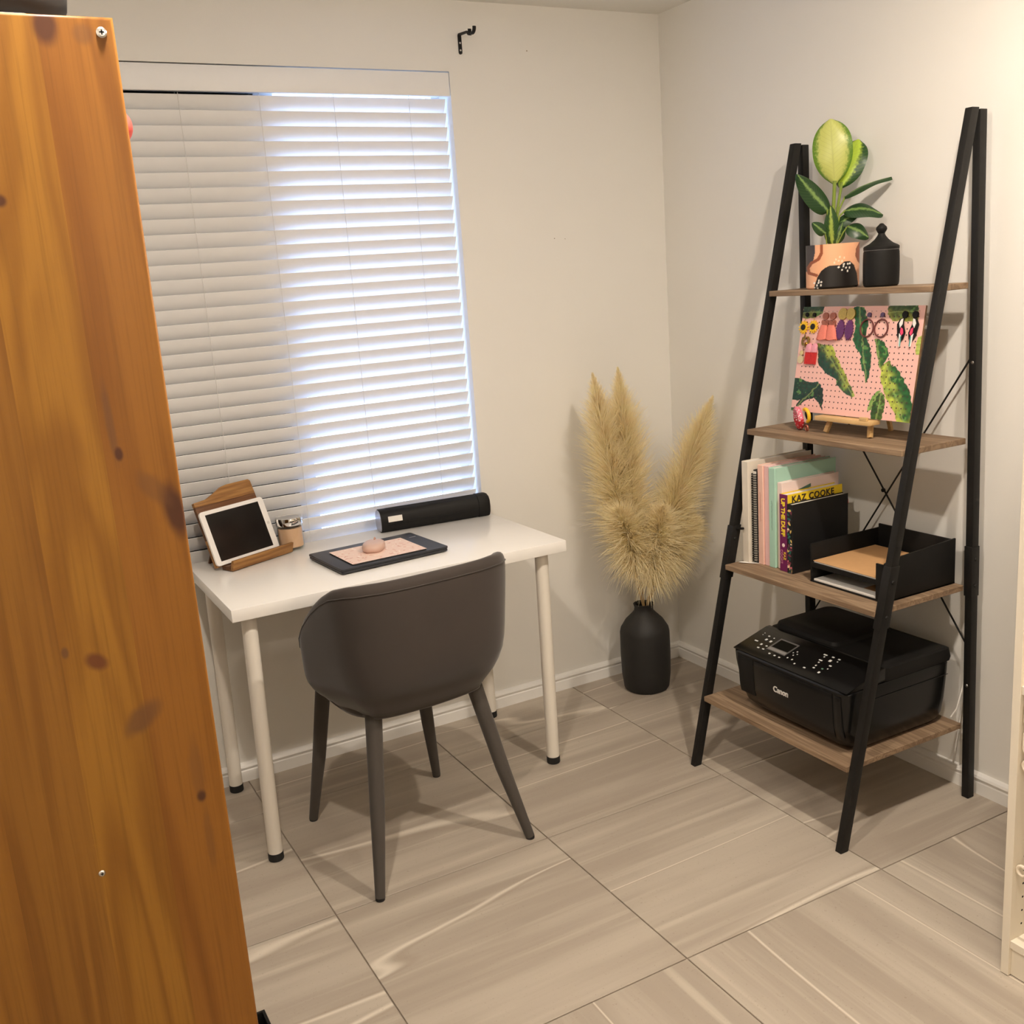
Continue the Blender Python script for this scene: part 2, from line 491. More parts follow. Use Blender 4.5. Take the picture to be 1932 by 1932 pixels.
# surface mounted ceiling lamps: two main fittings, and a third added behind the viewer as fill
M_bulb = bpy.data.materials.new('lamp_filament'); M_bulb.use_nodes = True
_p = M_bulb.node_tree.nodes['Principled BSDF']; _p.inputs['Emission Color'].default_value = (*LAMP_COL, 1); _p.inputs['Emission Strength'].default_value = 6
for n_, (lx, ly, dim) in enumerate(LAMPS):
    t = thing('ceiling_lamp', ['white ceiling lamp fitting near the pine cabinet', 'white ceiling lamp fitting near the ladder shelf', 'added white fill lamp fitting behind the viewer'][n_], 'lamp', (lx, ly, H), group='ceiling lamps')
    MB().lathe([(0, -.0005), (0.055, -.0005), (0.055, -.006), (0.050, -.010), (0, -.010)], 40, (lx, ly, H)).build('ceiling_plate', M_trim, t)
    MB().lathe([(.016, -.0105), (.017, -.012), (.017, -.026), (.0, -.026)], 24, (lx, ly, H)).build('lamp_holder', M_trim, t)
    for nm_, ty_, w_ in (('lamp_disc', 'AREA', LAMP_W), ('lamp_glow', 'POINT', GLOW_W)):
        ld = bpy.data.lights.new(nm_, ty_); ld.energy = w_ * dim; ld.color = LAMP_COL
        if ty_ == 'AREA': ld.shape = 'DISK'; ld.size = 0.070
        else: ld.shadow_soft_size = 0.032
        lo = bpy.data.objects.new(nm_, ld); COL.objects.link(lo); lo.parent = t; lo.location = (0, 0, -0.030 if ty_ == 'AREA' else -0.072)

# ------------------------------------------------------------------ pine cabinet (foreground left)
KN = (0.105, 0.045, 0.016); KD = (0.055, 0.018, 0.008); KR = (0.10, 0.030, 0.010)
CB = (-2.44, -1.50, 0.0)
kn = []
for kx, kz, rx, rz, sh, st, kc in [
    (-2.232, 1.822, .013, .022, 0, .95, KD), (-2.196, 1.815, .012, .012, 0, .55, KN), (-2.303, 1.647, .008, .008, 0, .95, KD),
    (-2.2305, 1.405, .006, .050, -2.0, .7, KN), (-2.226, 1.366, .005, .009, 0, .95, KD),
    (-2.174, 1.292, .016, .034, -.9, .95, KD), (-2.192, 1.318, .02, .018, -.9, .5, KN),
    (-2.286, 1.128, .013, .012, -.3, .9, KR), (-2.318, 1.146, .005, .008, 0, .9, KN),
    (-2.248, 1.043, .026, .019, .55, .8, KN), (-2.192, .924, .0075, .010, 0, 1, KD), (-2.193, .955, .009, .05, 0, .35, KN), (-2.19, .87, .006, .05, 0, .35, KN)]:
    kn.append((kx - CB[0], kz - CB[2], rx, rz, sh, st, kc))
M_pine = wood('pine', (0.225, 0.098, 0.0130), (0.150, 0.057, 0.0068), 'z', 9.0, 0.42, 13.0, 0.30, kn, 0.75, 1.0)
M_pine2 = wood('pine_plain', (0.225, 0.098, 0.0130), (0.150, 0.057, 0.0068), 'z', 9.0, 0.45, 13.0, 0.28)
cab = thing('pine_cabinet', 'tall honey coloured pine cabinet in the left foreground, side panel toward us', 'cabinet', CB)
YP, CT, CF = -1.900, 1.833, -2.163
side = thing('side_panel', None, None, (0, 0, 0)); side.parent = cab
lam = [(-2.70, -2.552), (-2.552, -2.412), (-2.412, -2.3225), (-2.3225, -2.2415), (-2.2415, CF)]
for k, (xa, xb) in enumerate(lam):
    bo_ = MB().box(xa, xb, YP, YP + .018, 0.0, CT).xf(lambda x, y, z: (x - CB[0], y - CB[1], z)).build('board', M_pine, side, world=False, bevel=.004, seg=3, ang=60, bsel=lambda c: c.y < YP - CB[1] + .002 and (c.z > CT - .001 or (k == 4 and c.x > CF - CB[0] - .001)))
    bo_.color = [(.95, .95, .95, 1), (1, 1, 1, 1), (.90, .90, .92, 1), (1.06, 1.10, 1.0, 1), (.93, .86, .88, 1)][k]
for (sx, sz, sr) in ((-2.177, 1.817, .0055), (-2.320, 0.862, .0040)):
    s_ = MB().lathe([(0, -.0022), (sr * .7, -.002), (sr, -.0006), (sr, .0)], 20, axis='y').xf(lambda x, y, z: (x + sx - CB[0], y + YP - CB[1], z + sz)).build('screw', M_steel, side, world=False)
    MB().box(-sr * .45, sr * .45, -.0027, -.0023, -sr * .13, sr * .13).box(-sr * .13, sr * .13, -.0027, -.0023, -sr * .45, sr * .45).xf(lambda x, y, z: (x + sx - CB[0], y + YP - CB[1], z + sz)).build('cross_slot', M_dark, side, world=False)
MB().box(-2.70, CF, -1.118, -1.10, 0.0, CT).build('side_panel', M_pine2, cab, bevel=.003)
for z in (.06, .42, .80, 1.16, 1.50, 1.812):
    MB().box(-2.69, CF - .004, -1.882, -1.118, z, z + .018).build('shelf', M_pine2, cab, bevel=.002)
MB().box(-2.70, -2.692, -1.882, -1.118, .02, CT).build('back_panel', M_pine2, cab)
# things stored in / on the cabinet that peep out
t = thing('suitcase', 'black soft suitcase with grey piped edge lying on top of the pine cabinet', 'suitcase', (-2.44, -1.50, CT))
MB().box(-2.66, -2.186, -1.80, -1.20, CT + .004, CT + .22).build('shell', pm('suitcase_fabric', (.012, .010, .009), .8), t, bevel=.05, seg=5)
pz = [(-2.655, -1.795), (-2.24, -1.795), (-2.20, -1.775), (-2.182, -1.74), (-2.182, -1.26), (-2.20, -1.225), (-2.24, -1.205), (-2.655, -1.205)]
MB().tube([(x, y, CT + .016) for x, y in pz], .009, 8).build('piping', pm('grey_piping', (.30, .30, .30), .5), t)
t = thing('soft_ball', 'small coral red ball peeping out behind the pine cabinet edge', 'ball', (-2.166, -1.70, 1.518))
MB().sphere((-2.150, -1.70, 1.752), (.026, .026, .024), 20, 14).build('ball', pm('coral_rubber', (.75, .10, .08), .5), t)
MB().tube([(-2.19, -1.70, 1.519), (-2.185, -1.70, 1.60), (-2.165, -1.70, 1.735)], .004, 8).build('stick', M_white, t)
t = thing('storage_tray', 'low black tray on the floor in front of the pine cabinet', 'tray', (-2.09, -1.45, 0.0))
MB().box(-2.155, -2.024, -1.75, -1.175, 0.001, 0.008).box(-2.155, -2.149, -1.75, -1.175, 0.008, 0.045).box(-2.030, -2.024, -1.75, -1.175, 0.008, 0.045).box(-2.149, -2.030, -1.75, -1.744, 0.008, 0.045).box(-2.149, -2.030, -1.181, -1.175, 0.008, 0.045).build('tray_shell', M_blackmat, t, smooth=False)
MB().tube([(-2.11, -1.174, .03), (-2.11, -1.168, .03), (-2.07, -1.168, .03), (-2.07, -1.174, .03)], .003, 8).build('handle', M_black, t)

# ------------------------------------------------------------------ desk
ZT = 0.750
DX0, DX1, DY0, DY1 = -1.859, -0.847, -0.575, -0.010
desk = thing('desk', 'white rectangular desk with round white legs under the window', 'desk', ((DX0 + DX1) / 2, (DY0 + DY1) / 2, 0))
M_desk = pm('desk_white', (0.86, 0.845, 0.815), 0.22, var=0.01)
M_leg = pm('leg_cream', (0.78, 0.735, 0.66), 0.35, var=0.01)
MB().box(DX0, DX1, DY0, DY1, ZT - .034, ZT).build('tabletop', M_desk, desk, bevel=.0015)
for lx, ly in ((-1.818, -.527), (-.893, -.492), (-1.812, -.055), (-.893, -.055)):
    tx = -1.805 if lx < -1.5 else -.905
    ty = -.520 if ly < -.3 else -.070
    l = MB().tube([(tx, ty, ZT - .036), (lx, ly, .022)], [.0205, .0205], 28).build('leg', M_leg, desk)
    MB().lathe([(.0205, .0), (.0215, .002), (.0215, .022), (.0195, .024)], 28, (lx, ly, 0.0005)).build('foot', M_rubber, l, world=False).location = Vector(desk.location) * -1
    MB().lathe([(.034, 0), (.034, -.004), (.022, -.006), (.022, 0)], 24, (tx, ty, ZT - .0345)).build('mounting_plate', M_steel, l, world=False).location = Vector(desk.location) * -1

# ------------------------------------------------------------------ chair (seen from behind)
M_velvet = pm('grey_velvet', (0.040, 0.031, 0.026), 0.85, var=0.16, vs_=9, bmp=0.06, bs=500, sheen=0.35)
M_velvet2 = pm('grey_leg_fabric', (0.062, 0.053, 0.045), 0.9, var=0.12, vs_=20, bmp=0.1, bs=600, sheen=0.15)
ch = thing('desk_chair', 'grey velvet tub chair with tapered fabric wrapped legs pushed to the desk', 'chair', (-1.443, -0.612, 0.0), (0, 0, R(4.2)))
CPL = [(0, -.252), (.040, -.2518), (.080, -.2508), (.118, -.248), (.152, -.241), (.180, -.227), (.199, -.203), (.212, -.170), (.225, -.132), (.238, -.092), (.249, -.052), (.257, -.015)]
def plan(s):
    """s in -1..1 along the U: arm tip, back, arm tip -> (point, outward normal)"""
    P = [(-CPL[1][0], CPL[1][1])] + CPL + [(CPL[-1][0] - .002, CPL[-1][1] + .06)]
    def cr(q):
        q = min(max(q, 0), len(CPL) - 1 - 1e-6); i = int(q); t = q - i
        p0, p1, p2, p3 = P[i], P[i + 1], P[i + 2], P[i + 3]
        return [.5 * ((2 * p1[k]) + (p2[k] - p0[k]) * t + (2 * p0[k] - 5 * p1[k] + 4 * p2[k] - p3[k]) * t * t + (3 * p1[k] - p0[k] - 3 * p2[k] + p3[k]) * t ** 3) for k in (0, 1)]
    q = abs(s) * (len(CPL) - 1)
    x, y = cr(q); a = cr(q - .05); b = cr(q + .05)
    tx, ty = b[0] - a[0], b[1] - a[1]; l = math.hypot(tx, ty) or 1
    nx, ny = ty / l, -tx / l
    sg = 1 if s >= 0 else -1
    return x * sg, y, nx * sg, ny
def sm(a, b, x):
    t = min(1, max(0, (x - a) / (b - a))); return t * t * (3 - 2 * t)
loops = []; pipe = []; pipe_in = []
NS = 56
for i in range(NS + 1):
    s = -1 + 2 * i / NS
    # more samples at the corners come from the superellipse itself
    x, y, nx, ny = plan(s)
    k = abs(s)
    top = float(np.interp(k, [.0, .40, .50, .60, .70, .80, .90, .96, 1.0], [.843, .843, .838, .826, .803, .769, .722, .685, .645]))
    bot = float(np.interp(k, [.0, .40, .85, .93, 1.0], [.452, .456, .458, .468, .505]))
    tip = 1 - .62 * sm(.95, 1, k)
    loop = []
    tk = 0.044 * (1 - .25 * sm(.5, 1, k))
    cs = [(-.55, 0.035), (-.1, .004), (.35, 0.012), (.42, .06), (.48, .16), (.52, .30), (.54, .5), (.55, .7), (.55, .86), (.52, .935), (.40, .985), (.1, 1.0), (-.25, .985), (-.42, .94), (-.48, .8), (-.48, .5), (-.48, .2)]
    for o_, h in cs:
        z = bot + (top - bot) * h
        lean = 0.030 * (z - .46) / .38 * (1 - .5 * sm(.5, 1, k)) - 0.06 * (1 - sm(0, .28, h)) * (1 if o_ > 0 else .6)
        q = o_ * tk * tip + lean
        loop.append((x + nx * q, y + ny * q, z))
    loops.append(loop)
    pipe.append(loop[9])
    pipe_in.append(loop[13])
MB().loft(loops).build('back_shell', M_velvet, ch, world=False, sub=1, ang=180)
MB().tube(pipe, .0016, 6).build('piping', M_velvet, ch, world=False)
se = []
for (z, k) in ((.448, .86), (.453, .95), (.465, .985), (.492, .985), (.506, .95), (.512, .80)):
    lp = []
    for i in range(48):
        a = 2 * PI * i / 48; c_, s_ = math.cos(a), math.sin(a)
        lp.append((.205 * k * math.copysign(abs(c_) ** .55, c_), .005 + .205 * k * math.copysign(abs(s_) ** .55, s_), z))
    se.append(lp)
MB().loft(se).build('seat', M_velvet, ch, world=False, ang=60)
for (tx, ty, fx, fy) in ((-.150, -.165, -.222, -.252), (.150, -.165, .243, -.252), (-.150, .165, -.203, .245), (.150, .165, .216, .245)):
    l = MB().tube([(tx, ty, .465), (tx * .5 + fx * .5, ty * .5 + fy * .5, .215), (fx, fy, .006)], [.0225, .0195, .0130], 24).build('leg', M_velvet2, ch, world=False)
    MB().tube([(fx, fy, .007), (fx, fy, .0003)], [.0128, .0120], 20).build('glide', M_rubber, l, world=False)

# ------------------------------------------------------------------ on the desk
M_acacia = wood('acacia', (0.36, 0.185, 0.060), (0.17, 0.070, 0.022), 'x', 14, 0.4, 9.0, .4)
M_acacia_d = wood('acacia_dark', (0.15, 0.066, 0.026), (0.075, 0.030, 0.012), 'x', 14, 0.4, 9.0, .4)
ST = (-1.766, -0.194, ZT)
tab_stand = thing('tablet_stand', 'brown wooden tablet stand with stepped top on the desk', 'stand', ST, (0, 0, R(25)))
LEAN = R(20)
def lean(u, v, h):      # u along ledge, v up the board, h out of the board front
    return (u, 0.040 + v * math.sin(LEAN) - h * math.cos(LEAN), 0.012 + v * math.cos(LEAN) + h * math.sin(LEAN))
bw0, bw1 = -0.018, 0.205
for v0, v1, m_, up in ((0.0, .085, M_acacia, 0), (.085, .188, M_acacia_d, 0)):
    MB().prism([(bw0, v0), (bw1, v0), (bw1, v1), (bw0, v1)], -.012, 0, lean).build('board_strip', m_, tab_stand, world=False, bevel=.001)
top = [(bw0, .188), (bw1, .188), (bw1 - .002, .228), (bw1 - .008, .234), (.112, .234), (.092, .231), (.060, .217), (.028, .205), (bw0, .202)]
MB().prism(top, -.012, 0, lean).build('board_strip', M_acacia, tab_stand, world=False, bevel=.001)
MB().prism([(0, 0), (.232, 0), (.232, .012), (0, .012)], 0, .040, lambda u, v, h: (u, h, .002 + v)).build('ledge', M_acacia_d, tab_stand, world=False, bevel=.0015)
MB().prism([(0, .0), (.232, .0), (.232, .032), (0, .032)], 0, .011, lambda u, v, h: (u, -.004 - v * .30 + h - .004, .002 + v)).build('lip', M_acacia, tab_stand, world=False, bevel=.002)
MB().prism([(.03, 0), (.145, 0), (.12, .15), (.055, .15)], 0, .008, lambda u, v, h: (u, .140 - v * .30 + h, .001 + v)).build('prop_leg', M_acacia_d, tab_stand, world=False, bevel=.001)
tb = thing('tablet', 'white framed tablet with a dark screen leaning on the wooden stand', 'tablet', ST, (0, 0, R(25)))
M_tabw = pm('tablet_white', (.82, .80, .77), .25, var=.01)
def tl(u, v, h): return lean(u, v, h + .0015)
def rrect(x0, x1, y0, y1, r, n=5):
    pts = []
    for cx, cy, a in ((x1 - r, y0 + r, -90), (x1 - r, y1 - r, 0), (x0 + r, y1 - r, 90), (x0 + r, y0 + r, 180)):
        for k in range(n + 1):
            an = R(a + 90 * k / n); pts.append((cx + r * math.cos(an), cy + r * math.sin(an)))
    return pts
MB().prism(rrect(-.020, .218, .002, .170, .011), 0, .0075, tl).build('case', M_tabw, tb, world=False, bevel=.001, seg=1)
MB().prism([(-.002, .014), (.196, .014), (.196, .158), (-.002, .158)], .0076, .0079, tl).build('screen', pm('screen_glass', (.010, .008, .007), .12, var=.1), tb, world=False)
MB().prism([(.207 + .005 * math.cos(a * PI / 8), .086 + .005 * math.sin(a * PI / 8)) for a in range(16)], .0076, .0079, tl).build('home_button', pm('button_ring', (.62, .60, .57), .3), tb, world=False)

cj = (-1.540, -0.054, ZT)
jar = thing('candle_jar', 'glass jar candle with peach wax and silver lid beside the tablet stand', 'candle', cj)
MB().lathe([(0, 0), (.037, 0), (.040, .004), (.0405, .086), (.0385, .086), (.0380, .010), (0, .009)], 40, cj).build('glass_wall', M_glass, jar)
MB().lathe([(0, .0105), (.0372, .0105), (.0377, .070), (0, .070)], 40, cj).build('wax', pm('peach_wax', (.80, .46, .29), .5, var=.03), jar)
MB().lathe([(.0410, .080), (.0425, .083), (.0425, .099), (.041, .103), (.033, .1035), (.031, .102), (0, .102)], 40, cj).build('lid', M_chrome, jar)

lp = thing('laptop', 'closed dark laptop lying on the white desk', 'laptop', (-1.358, -0.334, ZT), (0, 0, R(4.6)))
M_lap = pm('laptop_shell', (.020, .021, .026), .42, var=.1)
MB().prism(rrect(-.172, .172, -.122, .122, .008), .003, .0105, lambda u, v, h: (u, v, h)).build('base', M_lap, lp, world=False, bevel=.002)
MB().prism(rrect(-.173, .173, -.123, .123, .008), .0112, .0175, lambda u, v, h: (u, v, h)).build('screen_lid', M_lap, lp, world=False, bevel=.0015)
for a in (-.14, .14):
    for b_ in (-.10, .10): MB().lathe([(0, 0.0002), (.006, .0002), (.006, .0032), (0, .0032)], 12, (a, b_, 0)).build('rubber_foot', M_rubber, lp, world=False)
MB().box(.138, .160, .060, .064, .0175, .0179).build('badge', M_steel, lp, world=False)
mt = thing('mouse_mat', 'pale pink speckled mat lying on the closed laptop', 'mat', (-1.366, -0.352, ZT + .0178), (0, 0, R(3.2)))
g = MB(); NXg, NYg = 120, 90
MB().prism(rrect(-.119, .119, -.091, .091, .008), .0, .0032, lambda u, v, h: (u, v, h)).build('mat_base', pm('mat_rubber', (.02, .02, .02), .7), mt, world=False)
gv = [(-.1185 + .237 * i / NXg, -.0905 + .181 * j / NYg, .0034) for j in range(NYg + 1) for i in range(NXg + 1)]
gf = [(j * (NXg + 1) + i, j * (NXg + 1) + i + 1, (j + 1) * (NXg + 1) + i + 1, (j + 1) * (NXg + 1) + i) for j in range(NYg) for i in range(NXg)]
o = MB().add(gv, gf).build('printed_face', attrmat('mat_print', .6), mt, world=False, fix=False)
fl_c = rng.uniform((-.118, -.09), (.118, .09), (150, 2)); fl_a = rng.uniform(0, PI, 150); fl_s = rng.uniform(.002, .0045, 150)
fl_col = np.array([lin(222, 172, 154), lin(242, 222, 208), lin(214, 160, 140), lin(250, 236, 222)])[rng.integers(0, 4, 150)]
def matfn(co):
    c = np.tile(np.array(lin(238, 210, 196)), (len(co), 1))
    for q, a, s_, cc in zip(fl_c, fl_a, fl_s, fl_col):
        d = co[:, :2] - q; u = d[:, 0] * math.cos(a) + d[:, 1] * math.sin(a); v = -d[:, 0] * math.sin(a) + d[:, 1] * math.cos(a)
        c[(abs(u) < s_ * 1.3) & (abs(v) < s_ * .6)] = cc
    return c
setprint(o.data, matfn)
ms = thing('computer_mouse', 'rounded pink computer mouse on the speckled mat', 'mouse', (-1.372, -0.338, ZT + .0215), (0, 0, R(-32)))
M_ms = pm('mouse_pink', (.62, .43, .36), .4, var=.02)
lps = []
for h, k in ((0, .84), (.004, .95), (.010, 1.0), (.016, .99), (.021, .93), (.0245, .80), (.0265, .55), (.0272, .2)):
    lps.append([(.033 * k * math.copysign(abs(math.cos(a)) ** .8, math.cos(a)), .046 * k * math.copysign(abs(math.sin(a)) ** .85, math.sin(a)), h) for a in [2 * PI * i / 40 for i in range(40)]])
MB().loft(lps).build('body', M_ms, ms, world=False, ang=80)
MB().torus((0, .024, .0265), .005, .0022, 20, 8, lambda x, y, z: (z, x, y)).build('scroll_wheel', pm('wheel_rose', (.50, .28, .22), .4), ms, world=False)

sc_ = thing('document_scanner', 'long black portable scanner with a white label at the back of the desk', 'scanner', (-1.052, -0.066, ZT), (0, 0, R(-4.6)))
def dsec(ky=1.0, kz=1.0):
    pts = [(-.031, .012), (-.026, .003), (-.016, .0), (.016, .0), (.026, .003), (.031, .014), (.033, .034), (.031, .054), (.024, .067), (.012, .0735), (-.008, .0735), (-.022, .068), (-.031, .055), (-.034, .034)]
    return [(y * ky, .0365 + (z - .0365) * kz) for y, z in pts]
body = [[(x, y, z) for y, z in dsec(k, k)] for x, k in ((-.192, .97), (-.190, 1.0), (.152, 1.0))]
MB().loft(body).build('body', M_blackmat, sc_, world=False, ang=30)
MB().loft([[(x, y, z) for y, z in dsec(k, k)] for x, k in ((.152, 1.0), (.1525, 1.045), (.186, 1.045), (.192, 1.0), (.1945, .9))]).build('end_housing', M_blackmat, sc_, world=False, ang=30)
MB().loft([[(x, y, z) for y, z in dsec(k, k)] for x, k in ((-.1935, .80), (-.1935, .93), (-.1915, .955))][1:]).build('end_cap', pm('silver_plastic', (.36, .36, .40), .35, .3), sc_, world=False, ang=30)
MB().box(-.172, .150, -.0352, -.0335, .0265, .0300).build('paper_slot', M_dark, sc_, world=False)
MB().box(-.165, .148, -.004, .010, .0734, .0742).build('top_groove', M_dark, sc_, world=False)
MB().prism([(-.168, .0345), (-.120, .0345), (-.120, .053), (-.168, .053)], -.0347, -.0336, lambda u, v, h: (u, h + (v - .034) * .14, v)).build('label_plate', M_paper, sc_, world=False)

# ------------------------------------------------------------------ vase and pampas
VC = (-0.296, -0.182, 0)
vz = thing('floor_vase', 'matt black bottle shaped vase on the floor in the corner', 'vase', VC)
MB().lathe([(0, .002), (.078, .002), (.084, .010), (.0905, .06), (.0925, .14), (.0915, .222), (.088, .238), (.070, .268), (.046, .292), (.036, .304), (.034, .318), (.038, .330), (.036, .332), (.030, .326), (.029, .30), (.030, .28), (0, .27)], 56, VC).build('vase_body', pm('vase_clay', (.013, .012, .011), .62, var=.25, vs_=40, bmp=.15, bs=90), vz)
def plumemat(name, c):
    m, nt, p, out = newmat(name)
    co = objco(nt); n = noise(nt, co, 25, 3)
    col = mixc(nt, n, tuple(x * .92 for x in c), tuple(min(1, x * 1.15) for x in c))
    d = nd(nt, 'ShaderNodeBsdfDiffuse'); t_ = nd(nt, 'ShaderNodeBsdfTranslucent'); mx = nd(nt, 'ShaderNodeMixShader'); mx.inputs[0].default_value = .5
    nt.links.new(col, d.inputs[0]); nt.links.new(col, t_.inputs[0])
    nt.links.new(d.outputs[0], mx.inputs[1]); nt.links.new(t_.outputs[0], mx.inputs[2]); nt.links.new(mx.outputs[0], out.inputs[0])
    return m
M_plume = plumemat('plume_fibre', (1.0, .84, .60))
M_stem = pm('dry_stem', (.55, .38, .18), .7)
def pampas(tip, mid, L, droop, n, s0, label, wid=1.0):
    base = np.array([VC[0] + random.uniform(-.014, .014), VC[1] + random.uniform(-.014, .014), .285])
    tip = np.array(tip); mid = np.array(mid)
    def ax(t):
        t = np.asarray(t)[..., None]; return (1 - t) ** 2 * base + 2 * t * (1 - t) * mid + t ** 2 * tip
    th = thing('pampas_plume', label, 'pampas grass', tuple(base), group='dried pampas stems in the black vase')
    MB().tube([ax(t) for t in np.linspace(0, .97, 16)], list(np.linspace(.0026, .0008, 16)), 6).build('stem', M_stem, th)
    s = s0 + (1 - s0) * rng.random(n) ** .95
    P = ax(s); Tn = ax(np.minimum(s + .02, 1)) - ax(s - .02); Tn /= np.linalg.norm(Tn, axis=1)[:, None]
    q = (s - s0) / (1 - s0)
    prof_ = np.clip(np.interp(q, [0, .10, .35, .65, .88, 1], [.8, 1.0, 1.05, .80, .34, .08]), 0, 1)
    ln = L * prof_ * rng.uniform(.55, 1.15, n)
    rv = rng.normal(size=(n, 3)); rv -= (rv * Tn).sum(1)[:, None] * Tn; rv /= np.linalg.norm(rv, axis=1)[:, None]
    spread = np.interp(q, [0, .35, .75, 1], [1.3, .9, .62, .2])[:, None] * rng.uniform(.55, 1.25, (n, 1)) * wid
    d0 = Tn + rv * spread; d0 /= np.linalg.norm(d0, axis=1)[:, None]
    g_ = np.array([0, 0, -1.0]) * (droop * np.interp(q, [0, .4, 1], [1.6, .6, .1]))[:, None]
    K = 4; pts = [P]; d = d0
    for k in range(K):
        pts.append(pts[-1] + d * (ln / K)[:, None]); d = d + g_ * .45 + rng.normal(size=(n, 3)) * .10; d /= np.linalg.norm(d, axis=1)[:, None]
    pts = np.array(pts)
    pts[:, :, 0] = np.minimum(pts[:, :, 0], -.004); pts[:, :, 1] = np.minimum(pts[:, :, 1], -.004)
    # keep fibres out of the vase shoulder
    rr = np.hypot(pts[:, :, 0] - VC[0], pts[:, :, 1] - VC[1])
    lim = np.where(rr < .095, np.interp(rr, [0, .04, .095], [.34, .334, .262]), -1)
    pts[:, :, 2] = np.maximum(pts[:, :, 2], lim)
    sd = np.cross(d0, rng.normal(size=(n, 3))); sd /= np.linalg.norm(sd, axis=1)[:, None]
    w = np.array([.0010, .0011, .0010, .0007, .0002])
    V = np.concatenate([pts - sd[None] * w[:, None, None], pts + sd[None] * w[:, None, None]], 0)   # (2*(K+1), n, 3)
    idx = np.arange(n); F = []
    for k in range(K):
        a = k * n + idx; b_ = (k + 1) * n + idx; c_ = (K + 1 + k + 1) * n + idx; e = (K + 1 + k) * n + idx
        F.append(np.stack([a, b_, c_, e], 1))
    F = np.concatenate(F, 0)
    me = bpy.data.meshes.new('plume')
    me.from_pydata((V.reshape(-1, 3) - base).tolist(), [], F.tolist()); me.materials.append(M_plume); me.update()
    o = obj('plume', me, th); o['kind'] = 'stuff'
pampas((-.478, -.200, 1.190), (-.42, -.20, .75), .150, .30, 4300, .30, 'tall pampas plume at the far left of the vase bunch')
pampas((-.385, -.215, 1.200), (-.345, -.21, .75), .145, .30, 4300, .32, 'tall pampas plume second from the left in the vase')
pampas((-.052, -.305, 1.070), (-.19, -.24, .70), .140, .30, 4300, .30, 'tall pampas plume leaning right against the side wall')
pampas((-.150, -.270, .850), (-.23, -.24, .60), .135, .55, 3000, .28, 'shorter pampas plume on the right, below the leaning one')
pampas((-.460, -.285, .730), (-.38, -.25, .60), .145, .8, 3000, .30, 'short drooping pampas plume on the left of the vase neck')
pampas((-.300, -.330, .720), (-.29, -.27, .55), .14, 1.1, 3000, .22, 'short drooping pampas plume at the front over the vase neck')
pampas((-.130, -.290, .640), (-.20, -.25, .55), .13, 1.0, 2600, .28, 'short drooping pampas plume on the right of the vase neck')

# ------------------------------------------------------------------ ladder shelf
M_grey_oak = wood('rustic_oak', (.335, .235, .150), (.170, .108, .065), 'y', 16, .55, 7.0, .5, bands=.7)
RK = (-0.28, -1.08, 0)
rack = thing('ladder_shelf', 'black metal ladder shelf with four rustic wood shelves against the right wall', 'shelf', RK)
SHR = 0.016
def shear(x, y, z): return (x, y + SHR * z, z)
YL, YR = -.777, -1.382
def fx(z): return -.540 + .4655 * z / 1.86        # centre of a front leg
for yy in (YL, YR):
    hw = .0105
    l = MB().prism([(fx(0) - .0135, .0), (fx(0) + .0135, .0), (fx(1.86) + .0135, 1.862), (fx(1.86) - .0135, 1.862)], yy - hw, yy + hw, lambda u, v, h: shear(u, h, v)).build('front_leg', M_black, rack, bevel=.0015)
    MB().prism([(fx(.585) - .0165, .585), (fx(.585) + .0165, .585), (fx(.745) + .0165, .745), (fx(.745) - .0165, .745)], yy - hw - .002, yy + hw + .002, lambda u, v, h: shear(u, h, v)).build('sleeve', M_black, rack, bevel=.001)
    for z in (.615, .705):
        x, y, z_ = shear(fx(z), yy - hw - .002, z)
        MB().lathe([(0, -.0035), (.004, -.003), (.0055, -.001), (.0055, 0)], 14, (x, y, z_), 'y').build('bolt', M_black, rack)
    MB().prism([(-.0575, 0), (-.0325, 0), (-.0325, 1.858), (-.0575, 1.858)], yy - hw - .0005, yy + hw + .0005, lambda u, v, h: shear(u, h, v)).build('rear_leg', M_black, rack, bevel=.0015)
    MB().prism([(-.0605, .60), (-.0305, .60), (-.0305, .74), (-.0605, .74)], yy - hw - .002, yy + hw + .002, lambda u, v, h: shear(u, h, v)).build('sleeve', M_black, rack, bevel=.001)
    for z in (.63, .705):
        x, y, z_ = shear(-.045, yy - hw - .002, z)
        MB().lathe([(0, -.0035), (.004, -.003), (.0055, -.001), (.0055, 0)], 14, (x, y, z_), 'y').build('bolt', M_black, rack)
    for z in (1.235, .34):
        x, y, z_ = shear(-.0575, yy, z)
        MB().lathe([(0, -.002), (.0035, -.0015), (.0045, 0)], 12, (x, y, z_), 'x').build('screw', M_steel, rack)
SHZ = (.225, .630, 1.036, 1.440)
for z in SHZ:
    xf_ = fx(z) - .0235
    MB().box(xf_, -.0625, YR + .0115, YL - .0115, z - .016, z).xf(shear).build('shelf_board', M_grey_oak, rack, bevel=.0012, seg=1)
for a, b_ in (((-.040, YL - .005, 1.255), (-.040, YR + .008, .440)), ((-.034, YR + .005, 1.270), (-.034, YL - .008, .405))):
    MB().tube([shear(*a), shear(*b_)], .0026, 8).build('brace_rod', M_black, rack)
MB().lathe([(0, -.004), (.006, -.003), (.006, .003), (0, .004)], 12, shear(-.0415, -1.076, .848), 'x').build('brace_bolt', M_black, rack)
x, y, z_ = shear(fx(.735), YL - .014, .735)
MB().tube([(x, y, z_), (x, y - .028, z_ + .006)], .004, 8).build('thumb_screw', M_black, rack)

